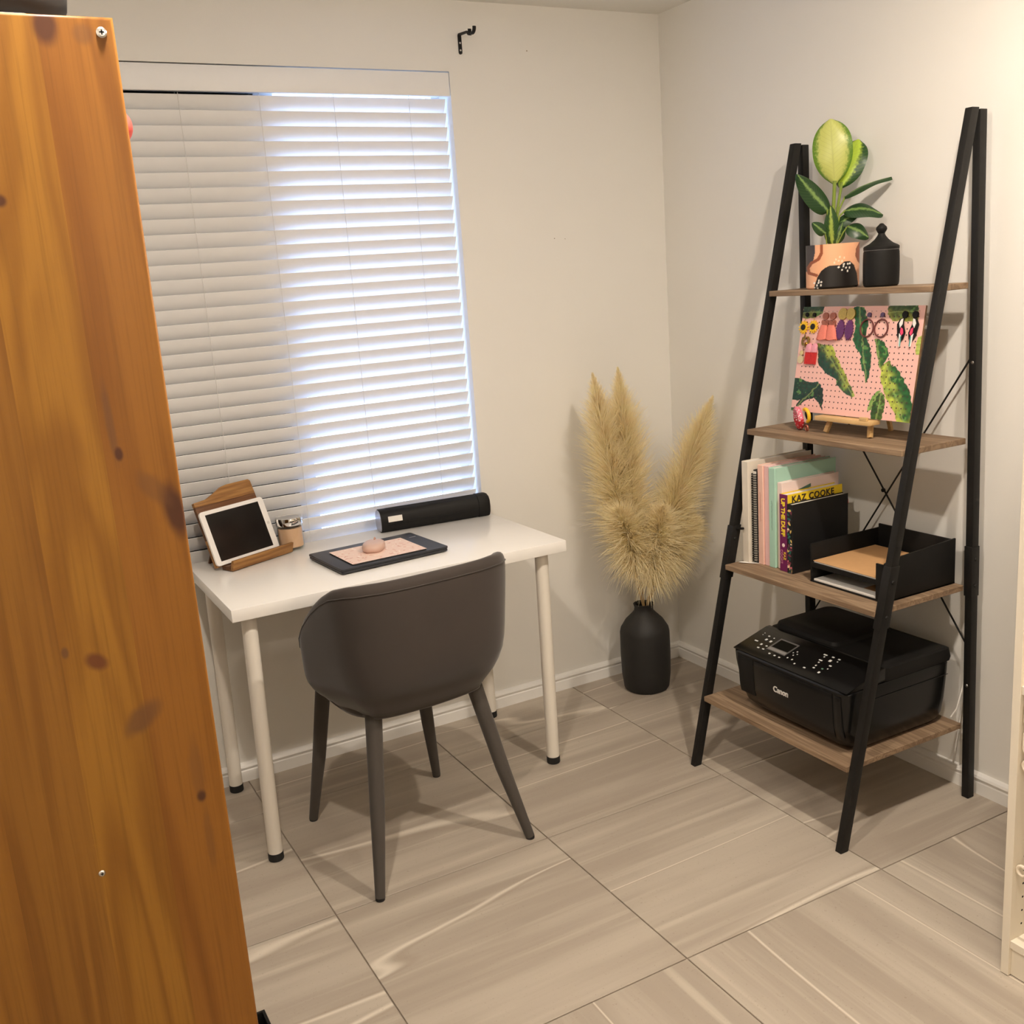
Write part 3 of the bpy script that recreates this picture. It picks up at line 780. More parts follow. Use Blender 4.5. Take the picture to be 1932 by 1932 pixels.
# ------------------------------------------------------------------ top shelf: pot, plant, jar
PC = (-0.130, -0.948, SHZ[3] + .0005)
CAMR = Vector((0.8774, -0.4796, 0)); CAMF = Vector((-0.7305, -0.6829, 0))   # right / toward viewer side, horizontal
pot = thing('plant_pot', 'peach plant pot painted with a black blob and white dots on top shelf', 'pot', PC)
rp, hp = .0725, .122
NA, NZ = 220, 84
pv = []; pf = []
a_front = math.atan2(-0.70, -0.72)
for k in range(NZ + 1):
    for i in range(NA):
        a = a_front + 2 * PI * i / NA; r_ = rp * (1.0 + .012 * k / NZ) if k > 2 else rp * (.94 + .02 * k)
        pv.append((r_ * math.cos(a), r_ * math.sin(a), hp * k / NZ))
for k in range(NZ):
    for i in range(NA):
        j = (i + 1) % NA
        pf.append((k * NA + i, k * NA + j, (k + 1) * NA + j, (k + 1) * NA + i))
o = MB().add(pv, pf).build('pot_wall', attrmat('pot_print', .45), pot, world=False, fix=False, ang=180)
def potfn(co):
    ang = np.arctan2(co[:, 1], co[:, 0]) - a_front
    ang = (ang + PI) % (2 * PI) - PI
    X = np.where(np.abs(ang) < PI / 2, np.sin(ang), np.sign(ang) * (2 - np.abs(np.sin(ang))))
    x = 288 + 555 * (X * .5 + .5); y = 1850 - 505 * co[:, 2] / hp; Q = np.stack([x, y], 1)
    peach = np.array(lin(238, 178, 138)); blk = np.array(lin(24, 20, 18)); brn = np.array(lin(150, 82, 52)); cha = np.array(lin(62, 56, 58)); wh = np.array(lin(240, 234, 224)); pk = np.array(lin(250, 218, 190))
    c = np.tile(peach, (len(co), 1))
    c[inpoly(Q, [(190, 1300), (385, 1300), (385, 1440), (360, 1560), (300, 1640), (190, 1640)])] = cha
    c[dpoly(Q, [(455, 1300), (455, 1440), (420, 1510), (350, 1545), (312, 1600), (322, 1660), (400, 1690)]) < 17] = brn
    c[inpoly(Q, [(843, 1335), (800, 1420), (798, 1500), (820, 1560), (850, 1600), (900, 1600), (900, 1335)])] = brn * .9
    c[inpoly(Q, [(365, 1860), (390, 1780), (410, 1710), (450, 1640), (520, 1592), (600, 1588), (640, 1592), (680, 1556), (740, 1550), (785, 1600), (815, 1700), (835, 1860)])] = blk
    for dx, dy in ((628, 1612), (663, 1646), (675, 1606), (703, 1622), (720, 1580), (741, 1577), (738, 1626), (718, 1660), (682, 1582), (425, 1750), (450, 1768), (447, 1805), (405, 1805), (378, 1776), (422, 1776), (380, 1832), (408, 1838)):
        c[np.hypot((x - dx) / 9, (y - dy) / 12) < 1] = wh
    for dx, dy in ((600, 1525), (640, 1497), (628, 1540), (664, 1547), (684, 1508), (585, 1560)):
        c[np.hypot((x - dx) / 9, (y - dy) / 13) < 1] = pk
    return c
setprint(o.data, potfn)
MB().lathe([(0, .012), (rp - .004, .012), (rp - .004, hp - .002), (rp * 1.01, hp)], 60, (0, 0, 0)).build('inner_liner', pm('pot_inside', lin(226, 170, 134), .6), pot, world=False)
PP = (PC[0], PC[1], PC[2] + .0125)
plant = thing('dumb_cane', 'leafy green plant with pale variegated leaves growing in the peach pot', 'plant', PP)
MB().lathe([(0, .085), (.030, .088), (.0665, .086), (.0665, .0), (0, .0)], 40, PP).build('soil', pm('soil', (.03, .02, .012), .95, var=.5, vs_=120, bmp=.6, bs=150), plant)
TOPZ = SHZ[3] + hp
def leafmat(name, edge, centre, spread, rough=.35):
    m, nt, p, out = newmat(name)
    at = nd(nt, 'ShaderNodeAttribute'); at.attribute_name = 'print'
    sp = nd(nt, 'ShaderNodeSeparateColor'); nt.links.new(at.outputs['Color'], sp.inputs[0])
    n = noise(nt, objco(nt), 120, 3, .6)
    k = mth(nt, 'ADD', sp.outputs[0], mth(nt, 'MULTIPLY', mth(nt, 'SUBTRACT', n, .5), .55))
    f_ = nd(nt, 'ShaderNodeMapRange', interpolation_type='SMOOTHSTEP'); nt.links.new(k, f_.inputs[0]); f_.inputs[1].default_value = spread - .16; f_.inputs[2].default_value = spread + .16
    c = mixc(nt, f_.outputs[0], centre, edge)
    vein = mth(nt, 'FRACT', mth(nt, 'SUBTRACT', mth(nt, 'MULTIPLY', sp.outputs[1], 14.0), mth(nt, 'MULTIPLY', sp.outputs[0], 3.0)))
    c = mixc(nt, mth(nt, 'MULTIPLY', mth(nt, 'LESS_THAN', vein, .12), .25), c, tuple(x * .6 for x in centre))
    c = mixc(nt, mth(nt, 'LESS_THAN', sp.outputs[0], .045), c, tuple(x * .9 for x in centre))
    nt.links.new(c, p.inputs['Base Color']); p.inputs['Roughness'].default_value = rough
    t_ = nd(nt, 'ShaderNodeBsdfTranslucent'); nt.links.new(c, t_.inputs[0])
    mx = nd(nt, 'ShaderNodeMixShader'); mx.inputs[0].default_value = .22
    nt.links.new(p.outputs[0], mx.inputs[1]); nt.links.new(t_.outputs[0], mx.inputs[2]); nt.links.new(mx.outputs[0], out.inputs[0])
    return m
ML_pale = leafmat('leaf_pale', lin(96, 136, 40), lin(196, 202, 112), .76)
ML_var = leafmat('leaf_variegated', lin(34, 74, 32), lin(180, 208, 72), .52)
ML_dark = leafmat('leaf_dark', lin(34, 66, 34), lin(130, 160, 90), .14)
def uvw(u, v, w): # metres right / above pot rim / toward viewer
    q = Vector(PC) + CAMR * u + CAMF * w; return Vector((q.x, q.y, TOPZ + v))
def leaf(base, tip, width, m, facing=(0, 0, 1), curl=.12, arch=.1, rnd=False):
    b0 = uvw(*base); t0 = uvw(*tip); L = (t0 - b0).length; ax = (t0 - b0).normalized()
    fc = CAMR * facing[0] + Vector((0, 0, 1)) * facing[1] + CAMF * facing[2]
    nrm = (fc - ax * fc.dot(ax)).normalized(); sd = ax.cross(nrm)
    NL, NW = 22, 10; V = []; Cc = []
    for i in range(NL + 1):
        t = i / NL
        hw = width / 2 * (math.sin(PI * min(1, t ** .72)) ** .62 if 0 < t < 1 else 0.02)
        if rnd: hw = width / 2 * max(.03, (1 - abs(2 * t ** 1.12 - 1) ** 2.3)) ** .62
        for j in range(-NW, NW + 1):
            s = j / NW
            q = b0 + ax * (L * t) + sd * (hw * s) + nrm * (arch * L * (math.sin(PI * t) - .0) + curl * width * (-(s * s)) + .02 * width * math.sin(9 * t + 2 * s) * abs(s))
            V.append(q); Cc.append((abs(s), t, 0))
    W = 2 * NW + 1
    F = [(i * W + j, i * W + j + 1, (i + 1) * W + j + 1, (i + 1) * W + j) for i in range(NL) for j in range(W - 1)]
    o = MB().add(V, F).build('leaf', m, plant, fix=False, ang=180)
    arr = np.array(Cc); at = o.data.color_attributes.new('print', 'FLOAT_COLOR', 'POINT')
    c4 = np.ones((len(arr), 4)); c4[:, :3] = arr; at.data.foreach_set('color', c4.ravel())
def stalk(*pts, r=.0035):
    P = [uvw(*q) for q in pts]
    Q = []
    for i in range(len(P) - 1):
        for k in range(5): Q.append(P[i].lerp(P[i + 1], k / 5))
    Q.append(P[-1])
    MB().tube(Q, r, 8).build('stalk', M_stalk, plant)
M_stalk = pm('plant_stalk', lin(122, 142, 56), .45, var=.15)
stalk((0, -.03, 0), (.002, .08, .004), (.006, .172, .010), r=.0050)
leaf((.006, .165, .010), (-.006, .338, -.004), .108, ML_pale, (-.05, .1, 1), .10, .05, True)
stalk((.006, .02, -.005), (.014, .10, -.012), (.026, .168, -.016), r=.0040)
leaf((.020, .155, -.016), (.072, .282, -.030), .092, ML_var, (-.35, .1, 1), .10, .06, True)
stalk((-.004, .0, .004), (-.010, .06, .010), (-.014, .095, .012), r=.0036)
leaf((-.008, .088, .012), (-.098, .196, .030), .062, ML_dark, (.25, .35, 1), .14, -.03)
stalk((.004, .04, .006), (.018, .092, .012), (.036, .128, .016), r=.0026)
leaf((.032, .126, .016), (.164, .170, .040), .062, ML_dark, (-.2, 1, .16), .12, .06)
stalk((.006, .02, .012), (.020, .075, .020), (.036, .090, .024), r=.0026)
leaf((.032, .088, .022), (.142, .070, .046), .058, ML_dark, (0, .75, .7), .12, .14)
leaf((.012, .050, .016), (.080, .085, .024), .036, ML_dark, (-.1, .5, .9), .12, .06)
stalk((.008, -.01, .014), (.030, .030, .022), (.046, .048, .026), r=.0022)
leaf((.042, .046, .026), (.103, .010, .048), .050, ML_dark, (0, .6, .8), .12, .10)
stalk((-.014, -.02, .014), (-.018, .02, .018), (-.022, .038, .02), r=.0016)
leaf((-.018, .030, .022), (-.056, .062, .030), .034, ML_dark, (.1, .3, 1), .1, .05)
leaf((.0, -.005, .014), (-.006, .105, .020), .044, leafmat('leaf_sheath', lin(44, 80, 36), lin(168, 190, 84), .22), (-.1, .05, 1), .2, .04)
leaf((.010, .0, .016), (.030, .060, .024), .036, ML_dark, (.3, .2, 1), .15, .05)

JC = (-0.128, -1.122, SHZ[3] + .0005)
jr = thing('lidded_jar', 'small matt black ridged jar with pointed lid beside the plant pot', 'jar', JC)
jb = MB(); loops = []
for k in range(31):
    z = .004 + .092 * k / 30
    lp_ = []
    for i in range(120):
        a = 2 * PI * i / 120
        d1 = ((a * 19 / PI + k * .5) % 1); d2 = ((a * 19 / PI - k * .5) % 1)
        rdg = .0010 * (abs(d1 - .5) + abs(d2 - .5)) if 1 < k < 29 else 0
        r_ = .0455 + rdg + .0012 * math.sin(PI * k / 30)
        lp_.append((r_ * math.cos(a), r_ * math.sin(a), z))
    loops.append(lp_)
jb.loft([[(x * .92, y * .92, .0) for x, y, z in loops[0]]] + loops).build('jar_body', M_blackmat, jr, world=False, ang=20)
MB().lathe([(.0462, .0965), (.0466, .104), (.044, .107), (.030, .114), (.018, .124), (.0105, .134), (.0085, .139), (.0115, .144), (.0145, .150), (.0135, .156), (.008, .161), (.0045, .165), (0, .166)], 40, (0, 0, 0)).build('lid', M_blackmat, jr, world=False, ang=40)

# ------------------------------------------------------------------ second shelf: peg board on an easel, jewellery
BY0, BY1 = -.857, -1.292              # left / right edge (y)
BX0, BZ0, BX1, BZ1 = -.200, 1.088, -.146, 1.388
BH = math.hypot(BX1 - BX0, BZ1 - BZ0)
bu = Vector(((BX1 - BX0) / BH, 0, (BZ1 - BZ0) / BH)); bn = Vector((-bu.z, 0, bu.x))
BW = BY0 - BY1
PRINT = {
 'leaf1':[(0.174, 0.662), (0.298, 0.641), (0.358, 0.527), (0.415, 0.435), (0.473, 0.334), (0.529, 0.235), (0.543, 0.195), (0.526, 0.184), (0.448, 0.22), (0.386, 0.279), (0.36, 0.34), (0.268, 0.389), (0.202, 0.461), (0.189, 0.524)],
 'leaf2':[(0.445, 1.0), (0.527, 0.996), (0.552, 0.934), (0.576, 0.832), (0.574, 0.731), (0.617, 0.661), (0.635, 0.571), (0.644, 0.451), (0.635, 0.331), (0.624, 0.31), (0.602, 0.39), (0.574, 0.439), (0.547, 0.57), (0.493, 0.651), (0.468, 0.712), (0.472, 0.835)],
 'leaf3':[(0.645, 0.721), (0.708, 0.705), (0.758, 0.631), (0.77, 0.562), (0.739, 0.493), (0.717, 0.453), (0.679, 0.571)],
 'leaf4':[(0.724, 0.473), (0.785, 0.533), (0.815, 0.485), (0.836, 0.485), (0.88, 0.418), (0.929, 0.343), (0.977, 0.259), (1.003, 0.166), (1.001, -0.009), (0.917, -0.017), (0.865, 0.089), (0.805, 0.182), (0.76, 0.287), (0.734, 0.374)],
 'leaf5b':[(0.714, 0.245), (0.75, 0.267), (0.705, 0.086), (0.664, 0.063), (0.678, 0.174)],
 'leaf5':[(0.756, 0.252), (0.79, 0.21), (0.793, 0.103), (0.783, -0.005), (0.696, 0.007), (0.7, 0.126), (0.726, 0.206)],
 'leaf6':[(-0.016, 0.325), (0.079, 0.307), (0.152, 0.289), (0.22, 0.297), (0.266, 0.242), (0.281, 0.148), (0.281, 0.023), (0.243, 0.104), (0.199, 0.143), (0.132, 0.117), (0.059, 0.048), (0.037, 0.057), (0.072, 0.108), (-0.022, 0.112)],
 'leaf7':[(-0.001, 1.011), (0.188, 1.013), (0.176, 0.939), (0.111, 0.898), (0.031, 0.89), (-0.016, 0.903)],
 'leaf8':[(0.719, 1.007), (0.949, 1.009), (0.955, 0.87), (0.766, 0.876), (0.718, 0.928)],
 'leaf9':[(0.969, 0.736), (1.01, 0.745), (1.01, 0.583), (0.972, 0.583)],
 'leaf10':[(-0.016, 0.02), (0.028, 0.04), (0.039, -0.002), (-0.012, -0.012)],
}
MIDRIB = {'leaf1': ((.20, .66), (.54, .19)), 'leaf2': ((.49, 1.0), (.625, .31)), 'leaf3': ((.66, .72), (.72, .45)), 'leaf4': ((.755, .50), (.96, .0)),
          'leaf5': ((.76, .25), (.74, .0)), 'leaf5b': ((.74, .26), (.67, .07)), 'leaf6': ((.24, .29), (.05, .05)), 'leaf7': ((0, .95), (.18, .95)), 'leaf8': ((.72, .95), (.95, .95)), 'leaf9': ((.99, .75), (.99, .58)), 'leaf10': ((0, 0), (.03, .02))}
COLS = {'leaf1': ((172, 182, 70), (26, 66, 48)), 'leaf2': ((30, 78, 44), (36, 92, 52)), 'leaf3': ((36, 92, 44), (150, 168, 66)), 'leaf4': ((34, 92, 44), (176, 188, 74)),
        'leaf5': ((70, 96, 36), (44, 80, 36)), 'leaf5b': ((130, 160, 84), (110, 150, 70)), 'leaf6': ((16, 46, 36), (24, 62, 44)), 'leaf7': ((24, 64, 44), (120, 124, 58)), 'leaf8': ((40, 70, 34), (140, 146, 62)), 'leaf9': ((190, 190, 96), (168, 180, 80)), 'leaf10': ((24, 70, 40), (24, 70, 40))}
def vnoise(P, sc, seed):
    r_ = np.random.default_rng(seed); G = r_.random((64, 64)); q = P * sc; i = np.floor(q).astype(int); f_ = q - i; f_ = f_ * f_ * (3 - 2 * f_)
    g = lambda a, b_: G[(i[:, 0] + a) % 64, (i[:, 1] + b_) % 64]
    return (g(0, 0) * (1 - f_[:, 0]) + g(1, 0) * f_[:, 0]) * (1 - f_[:, 1]) + (g(0, 1) * (1 - f_[:, 0]) + g(1, 1) * f_[:, 0]) * f_[:, 1]
def boardfn_st(P):
    c = np.tile(np.array(lin(238, 188, 178)), (len(P), 1))
    W = P + np.stack([vnoise(P, 40, 1) - .5, vnoise(P, 40, 2) - .5], 1) * .016
    n1 = vnoise(P, 22, 3); n2 = vnoise(P * np.array([1.0, .8]), 60, 4)
    for k, poly in PRINT.items():
        m_ = inpoly(W, poly)
        if not m_.any(): continue
        a, b_ = [np.array(q) for q in MIDRIB[k]]; d = b_ - a; sgn = (P[m_, 0] - a[0]) * d[1] - (P[m_, 1] - a[1]) * d[0]
        nn = np.linalg.norm(d); sd = sgn / nn
        t = 1 / (1 + np.exp(-(sd * (-1) + (n1[m_] - .5) * .09) / .012))
        A, B = np.array(lin(*COLS[k][0])), np.array(lin(*COLS[k][1]))
        cc = B * (1 - t[:, None]) + A * t[:, None] if True else A
        along = ((P[m_] - a) @ d) / nn ** 2
        st_ = np.sin((along * 40 - np.abs(sd) * 90) * 1.0)
        cc = cc * (1 + .30 * (n2[m_] - .5) * 2 + .14 * st_)[:, None]
        hi = n1[m_] * n2[m_] > .52
        cc[hi] = cc[hi] * .5 + np.array(lin(120, 170, 84)) * .5
        c[m_] = np.clip(cc, 0, 1)
        rim = dpoly(W[m_], [a.tolist(), b_.tolist()]) < .006
        tmp = c[m_]; tmp[rim] = tmp[rim] * .6 + np.array(lin(170, 190, 110)) * .4; c[m_] = tmp
    return c
pb = thing('peg_board', 'pink peg board printed with green banana leaves standing on the small easel', 'pegboard', (BX0, (BY0 + BY1) / 2, BZ0))
NXb, NYb = 320, 226
def bp(s, t, h=0.0):
    q = Vector((BX0, BY0 - s * BW, BZ0)) + bu * (t * BH) + bn * h; return (q.x, q.y, q.z)
bv = [bp(i / NXb, j / NYb, .0062) for j in range(NYb + 1) for i in range(NXb + 1)]
bf = [(j * (NXb + 1) + i, j * (NXb + 1) + i + 1, (j + 1) * (NXb + 1) + i + 1, (j + 1) * (NXb + 1) + i) for j in range(NYb) for i in range(NXb)]
pitch = .0158
o = MB().add(bv, bf).build('printed_face', attrmat('board_print', .4, (pitch, .0021, (.06, .03, .025), (-BW / 2 + .010, BW / 2 - .012, .012, .288))), pb, fix=False)
def boardfn(co):
    s = (-co[:, 1] + BW / 2) / BW; t = co[:, 2] / (bu.z * BH)
    return boardfn_st(np.stack([s, t], 1))
setprint(o.data, boardfn)
MB().add([bp(s, t, h) for h in (0, .006) for s, t in ((0, 0), (1, 0), (1, 1), (0, 1))], [(3, 2, 1, 0), (4, 5, 6, 7), (0, 1, 5, 4), (1, 2, 6, 5), (2, 3, 7, 6), (3, 0, 4, 7)]).build('backing', pm('hardboard', (.20, .11, .05), .7), pb)
M_beech = wood('pale_beech', (.68, .46, .22), (.56, .35, .14), 'y', 20, .5, 5, .2)
es = thing('table_easel', 'small pale wooden table easel holding the pink peg board', 'easel', (-.20, -1.09, SHZ[2]))
zl = SHZ[2]
MB().box(-.238, -.196, -1.186, -.984, 1.0745, 1.0865).build('ledge', M_beech, es, bevel=.0012)
def bar(a, b_, w, d, m, name, parent):
    a = Vector(a); b_ = Vector(b_); t = (b_ - a).normalized(); sy = Vector((0, 1, 0)); sy = (sy - t * sy.dot(t)).normalized(); sx = t.cross(sy)
    V = [p_ + sy * (i * w / 2) + sx * (j * d / 2) for p_ in (a, b_) for i, j in ((-1, -1), (1, -1), (1, 1), (-1, 1))]
    return MB().add(V, [(3, 2, 1, 0), (4, 5, 6, 7), (0, 1, 5, 4), (1, 2, 6, 5), (2, 3, 7, 6), (3, 0, 4, 7)]).build(name, m, parent, bevel=.0008)
bar((-.213, -1.004, zl + .002), (-.128, -1.062, 1.300), .014, .010, M_beech, 'leg', es)
bar((-.213, -1.166, zl + .002), (-.128, -1.108, 1.300), .014, .010, M_beech, 'leg', es)
bar((-.092, -1.132, zl + .002), (-.122, -1.085, 1.300), .012, .009, M_beech, 'leg', es)
bar((-.1665, -1.032, 1.170), (-.1665, -1.138, 1.170), .009, .010, M_beech, 'cross_bar', es)
MB().box(-.238, -.229, -1.175, -1.150, 1.0866, 1.096).build('stop_block', M_beech, es, bevel=.001)

ES = 'earrings on the peg board'
def ear(name, label, s, t):
    return thing(name, label, 'earring', bp(s, t, .007), group=ES)
def L3(parent, s, t, h):  # board coords -> world
    return Vector(bp(s, t, h))
def dsk(mb, s, t, h0, h1, r, n=18):
    c0 = Vector(bp(s, t, h0)); ey = Vector((0, -1, 0))
    pts = [(r * math.cos(2 * PI * i / n), r * math.sin(2 * PI * i / n)) for i in range(n)]
    return mb.prism(pts, 0, h1 - h0, lambda u, v, h: c0 + ey * u + bu * v + bn * h)
M_yel = pm('petal_yellow', lin(238, 190, 40), .5); M_sal = pm('salmon_thread', lin(226, 128, 112), .8, var=.2, vs_=300)
M_rose = pm('rose_gold', lin(170, 104, 84), .35, .6, var=.35, vs_=300); M_pur = pm('purple_bead', lin(96, 40, 96), .3, var=.5, vs_=300)
M_glit = pm('gold_glitter', lin(196, 168, 92), .3, .6, var=.5, vs_=500); M_red = pm('red_thread', lin(196, 44, 44), .7, var=.15, vs_=200)
M_pinkc = pm('pink_cloth', lin(240, 160, 176), .7, var=.25, vs_=260); M_hoop = pm('hoop_brown', lin(104, 54, 52), .35, var=.5, vs_=320)
M_teal = pm('teal_enamel', lin(90, 160, 156), .3); M_magenta = pm('pink_enamel', lin(226, 70, 110), .3); M_wenam = pm('white_enamel', lin(236, 230, 226), .3)
for nm, s, t, ss, ts in (('left', .030, .804, .046, .925), ('right', .118, .811, .112, .923)):
    e = ear('sunflower_earring', nm + ' yellow sunflower earring with a black centre and stud on the peg board', s, t)
    pt = []
    for i in range(52):
        r_ = .0195 * (1.0 if i % 4 in (1, 2) else .72); a = 2 * PI * i / 52; pt.append((r_ * math.cos(a), r_ * math.sin(a)))
    c0 = Vector(bp(s, t, .008))
    MB().prism(pt, 0, .0025, lambda u, v, h: c0 + Vector((0, -1, 0)) * u + bu * v + bn * h).build('petals', M_yel, e)
    dsk(MB(), s, t, .0106, .013, .0085).build('flower_centre', pm('flower_black', (.012, .009, .006), .6), e)
    dsk(MB(), ss, ts, .0065, .010, .0062).build('stud', M_blackmat, e)
    MB().tube([bp(ss, ts, .008), bp(s, t + .055, .009)], .0008, 6).build('wire', M_gold, e)
for nm, s in (('left', .222), ('right', .286)):
    e = ear('tassel_earring', nm + ' salmon pink tassel earring with a rose gold top on the peg board', s, .90)
    dsk(MB(), s - .004, .910, .0065, .011, .0105).build('stud', M_rose, e)
    for k, (ds, dt) in enumerate(((-.02, .855), (.014, .855), (-.012, .83), (.018, .828), (.0, .842))):
        dsk(MB(), s + ds, dt, .0066 + .0006 * k, .0105 + .0006 * k, .0062, 12).build('bead', M_rose, e)
    prof_ = []
    N = 40
    tas = MB()
    lo = [Vector(bp(s, .82, .010))]
    for lv, (t_, w_) in enumerate(((.825, .011), (.77, .016), (.72, .0185), (.690, .020))):
        loop = []
        for i in range(N):
            a = 2 * PI * i / N; rr_ = w_ * (1 + .10 * (i % 2) * (lv > 0)); c0 = Vector(bp(s + .004 * lv - (.006 if nm == 'left' else 0) * lv, t_ + (.006 * math.sin(3 * a) if lv == 3 else 0), .013))
            loop.append(c0 + Vector((0, -1, 0)) * (rr_ * math.cos(a)) + bn * (.006 * math.sin(a)))
        lo.append(loop)
    tas.loft(lo[1:]).build('tassel', M_sal, e, ang=60)
for nm, s in (('left', .366), ('right', .432)):
    e = ear('glitter_earring', nm + ' gold glitter disc earring with a purple beaded leaf on the peg board', s, .93)
    dsk(MB(), s, .930, .0065, .011, .0165).build('disc', M_glit, e)
    c0 = Vector(bp(s, .785, .009)); pt = []
    sg = -1 if nm == 'left' else 1
    for i in range(40):
        a = 2 * PI * i / 40; r_ = (.0155 + .004 * (i % 2)) * (1 if abs(math.sin(a)) < .9 else 1.05)
        pt.append((r_ * .86 * math.cos(a) + sg * .10 * r_, r_ * 1.45 * math.sin(a)))
    MB().prism(pt, 0, .003, lambda u, v, h: c0 + Vector((0, -1, 0)) * u + bu * v + bn * h).build('leaf_drop', M_pur, e)
    MB().tube([bp(s, .875, .0095), bp(s, .845, .0095)], .001, 6).build('link', M_gold, e)
for nm, s, ss in (('left', .580, .585), ('right', .694, .690)):
    e = ear('hoop_earring', nm + ' brown beaded hoop earring with a purple stud on the peg board', s, .80)
    c0 = Vector(bp(s, .803, .010))
    MB().torus((0, 0, 0), .0225, .0021, 48, 8, lambda x, y, z: tuple(c0 + Vector((0, -1, 0)) * x + bu * y * 1.05 + bn * z)).build('hoop', M_hoop, e)
    dsk(MB(), ss, .921, .0065, .0105, .0066).build('stud', pm('amethyst', lin(92, 70, 104), .25, var=.4, vs_=400), e)
for nm, s, ss, sg in (('left', .850, .863, 1), ('right', .938, .939, -1)):
    e = ear('bird_earring', nm + ' black bird earring with a long white and teal tail on the peg board', s, .78)
    dsk(MB(), ss, .922, .0065, .011, .0092).build('stud', M_blackmat, e)
    c0 = Vector(bp(s, .78, .0085)); fn_ = lambda u, v, h: c0 + Vector((0, -1, 0)) * (u * sg) + bu * v + bn * h
    MB().prism([(-.016, .018), (-.008, .032), (.004, .036), (.006, .016), (.014, -.004), (.010, -.020), (.002, -.030), (-.010, -.014)], 0, .0022, fn_).build('body', M_blackmat, e)
    MB().prism([(-.008, .020), (-.003, .031), (.003, .033), (.003, .018), (-.004, .008)], .0023, .0036, fn_).build('cheek', M_wenam, e)
    MB().prism([(-.001, .010), (.006, .006), (.009, -.006), (.004, -.012), (-.001, -.004)], .0023, .0036, fn_).build('wing_patch', M_magenta, e)
    MB().prism([(-.004, -.006), (.003, -.012), (.005, -.040), (-.001, -.041)], .0023, .0036, fn_).build('tail', M_wenam, e)
    MB().prism([(.001, -.014), (.0045, -.014), (.0055, -.039), (.002, -.039)], .0037, .0042, fn_).build('tail_stripe', M_teal, e)
    MB().tube([bp(ss, .90, .0095), fn_(-.002, .034, .001)], .0008, 6).build('link', M_gold, e)
e = ear('shell_earring', 'gold petal cluster earring with a round gold drop on the peg board', .06, .66)
for k in range(9):
    a = k * 2.4; q = (.066 + .030 * math.cos(a), .675 + .036 * math.sin(a))
    mb = MB(); c0 = Vector(bp(q[0], q[1], .0085 + .0004 * k)); mb.prism([(.009 * math.cos(x) * (1 if k % 2 else .5), .009 * math.sin(x) * (.5 if k % 2 else 1)) for x in [2 * PI * i / 12 for i in range(12)]], 0, .0012, lambda u, v, h: c0 + Vector((0, -1, 0)) * u + bu * v + bn * (h + u * .25)).build('petal', M_gold, e)
dsk(MB(), .040, .560, .0075, .010, .0075).build('disc', M_gold, e)
dsk(MB(), .038, .497, .0075, .011, .0118).build('drop', pm('pale_gold', (.82, .66, .38), .35, .7), e)
MB().tube([bp(.05, .62, .0085), bp(.038, .50, .0085)], .0008, 6).build('link', M_gold, e)
for nm, s in (('left', .105), ('right', .156)):
    e = ear('fringe_earring', nm + ' red fringe earring with a pink folded top on the peg board', s, .60)
    c0 = Vector(bp(s, .60, .008)); fn_ = lambda u, v, h: c0 + Vector((0, -1, 0)) * u + bu * v + bn * h
    MB().prism([(-.0105, -.010), (.0105, -.010), (.0105, .010), (.004, .017), (-.006, .014), (-.0105, .007)], 0, .005, fn_).build('folded_top', M_pinkc, e, bevel=.001)
    fr = MB()
    for i in range(7): fr.box(-.0105 + .003 * i, -.0078 + .003 * i, 0, .0045 + .001 * (i % 2), -.044, -.0105)
    fr.xf(lambda x, y, z: tuple(fn_(x, z, y))).build('fringe', M_red, e)
# two bangles standing on the shelf at the board's lower left corner
def dotmat(name, base, dot):
    m, nt, p, out = newmat(name)
    vo = nd(nt, 'ShaderNodeTexVoronoi'); vo.inputs['Scale'].default_value = 150; nt.links.new(objco(nt), vo.inputs['Vector'])
    nt.links.new(mixc(nt, mth(nt, 'LESS_THAN', vo.outputs['Distance'], .30), base, dot), p.inputs['Base Color']); p.inputs['Roughness'].default_value = .7
    return m
def ringfn(tilt, yaw):
    Mx = Matrix.Rotation(yaw, 3, 'Z') @ Matrix.Rotation(R(90) + tilt, 3, 'X')
    return lambda x, y, z: tuple(Mx @ Vector((x, y, z)))
bg_ = thing('fabric_bangle', 'red and pink polka dot bangle leaning at the peg board corner', 'bangle', (-.222, -.905, SHZ[2]), group='bangles by the peg board')
MB().torus((-.222, -.905, SHZ[2] + .0355), .0265, .0085, 40, 12, ringfn(R(-8), R(60)), arc=PI, a0=0).build('upper_half', dotmat('pink_dots', lin(226, 120, 140), lin(244, 214, 216)), bg_)
MB().torus((-.222, -.905, SHZ[2] + .0355), .0265, .0085, 40, 12, ringfn(R(-8), R(60)), arc=PI, a0=PI).build('lower_half', dotmat('red_dots', lin(186, 36, 46), lin(240, 224, 220)), bg_)
bg_ = thing('ring_bangle', 'yellow and white ring bangle beside the polka dot bangle', 'bangle', (-.232, -.946, SHZ[2]), group='bangles by the peg board')
MB().torus((-.230, -.944, SHZ[2] + .0475), .0185, .0052, 36, 10, ringfn(R(-6), R(72)), arc=PI * 1.1, a0=R(60)).build('yellow_part', M_yel, bg_)
MB().torus((-.230, -.944, SHZ[2] + .0475), .0185, .0050, 36, 10, ringfn(R(-6), R(72)), arc=PI * .9, a0=R(258)).build('white_part', M_wenam, bg_)
MB().torus((-.228, -.944, SHZ[2] + .011), .008, .003, 24, 8, ringfn(R(-6), R(72))).build('charm', M_rose, bg_)

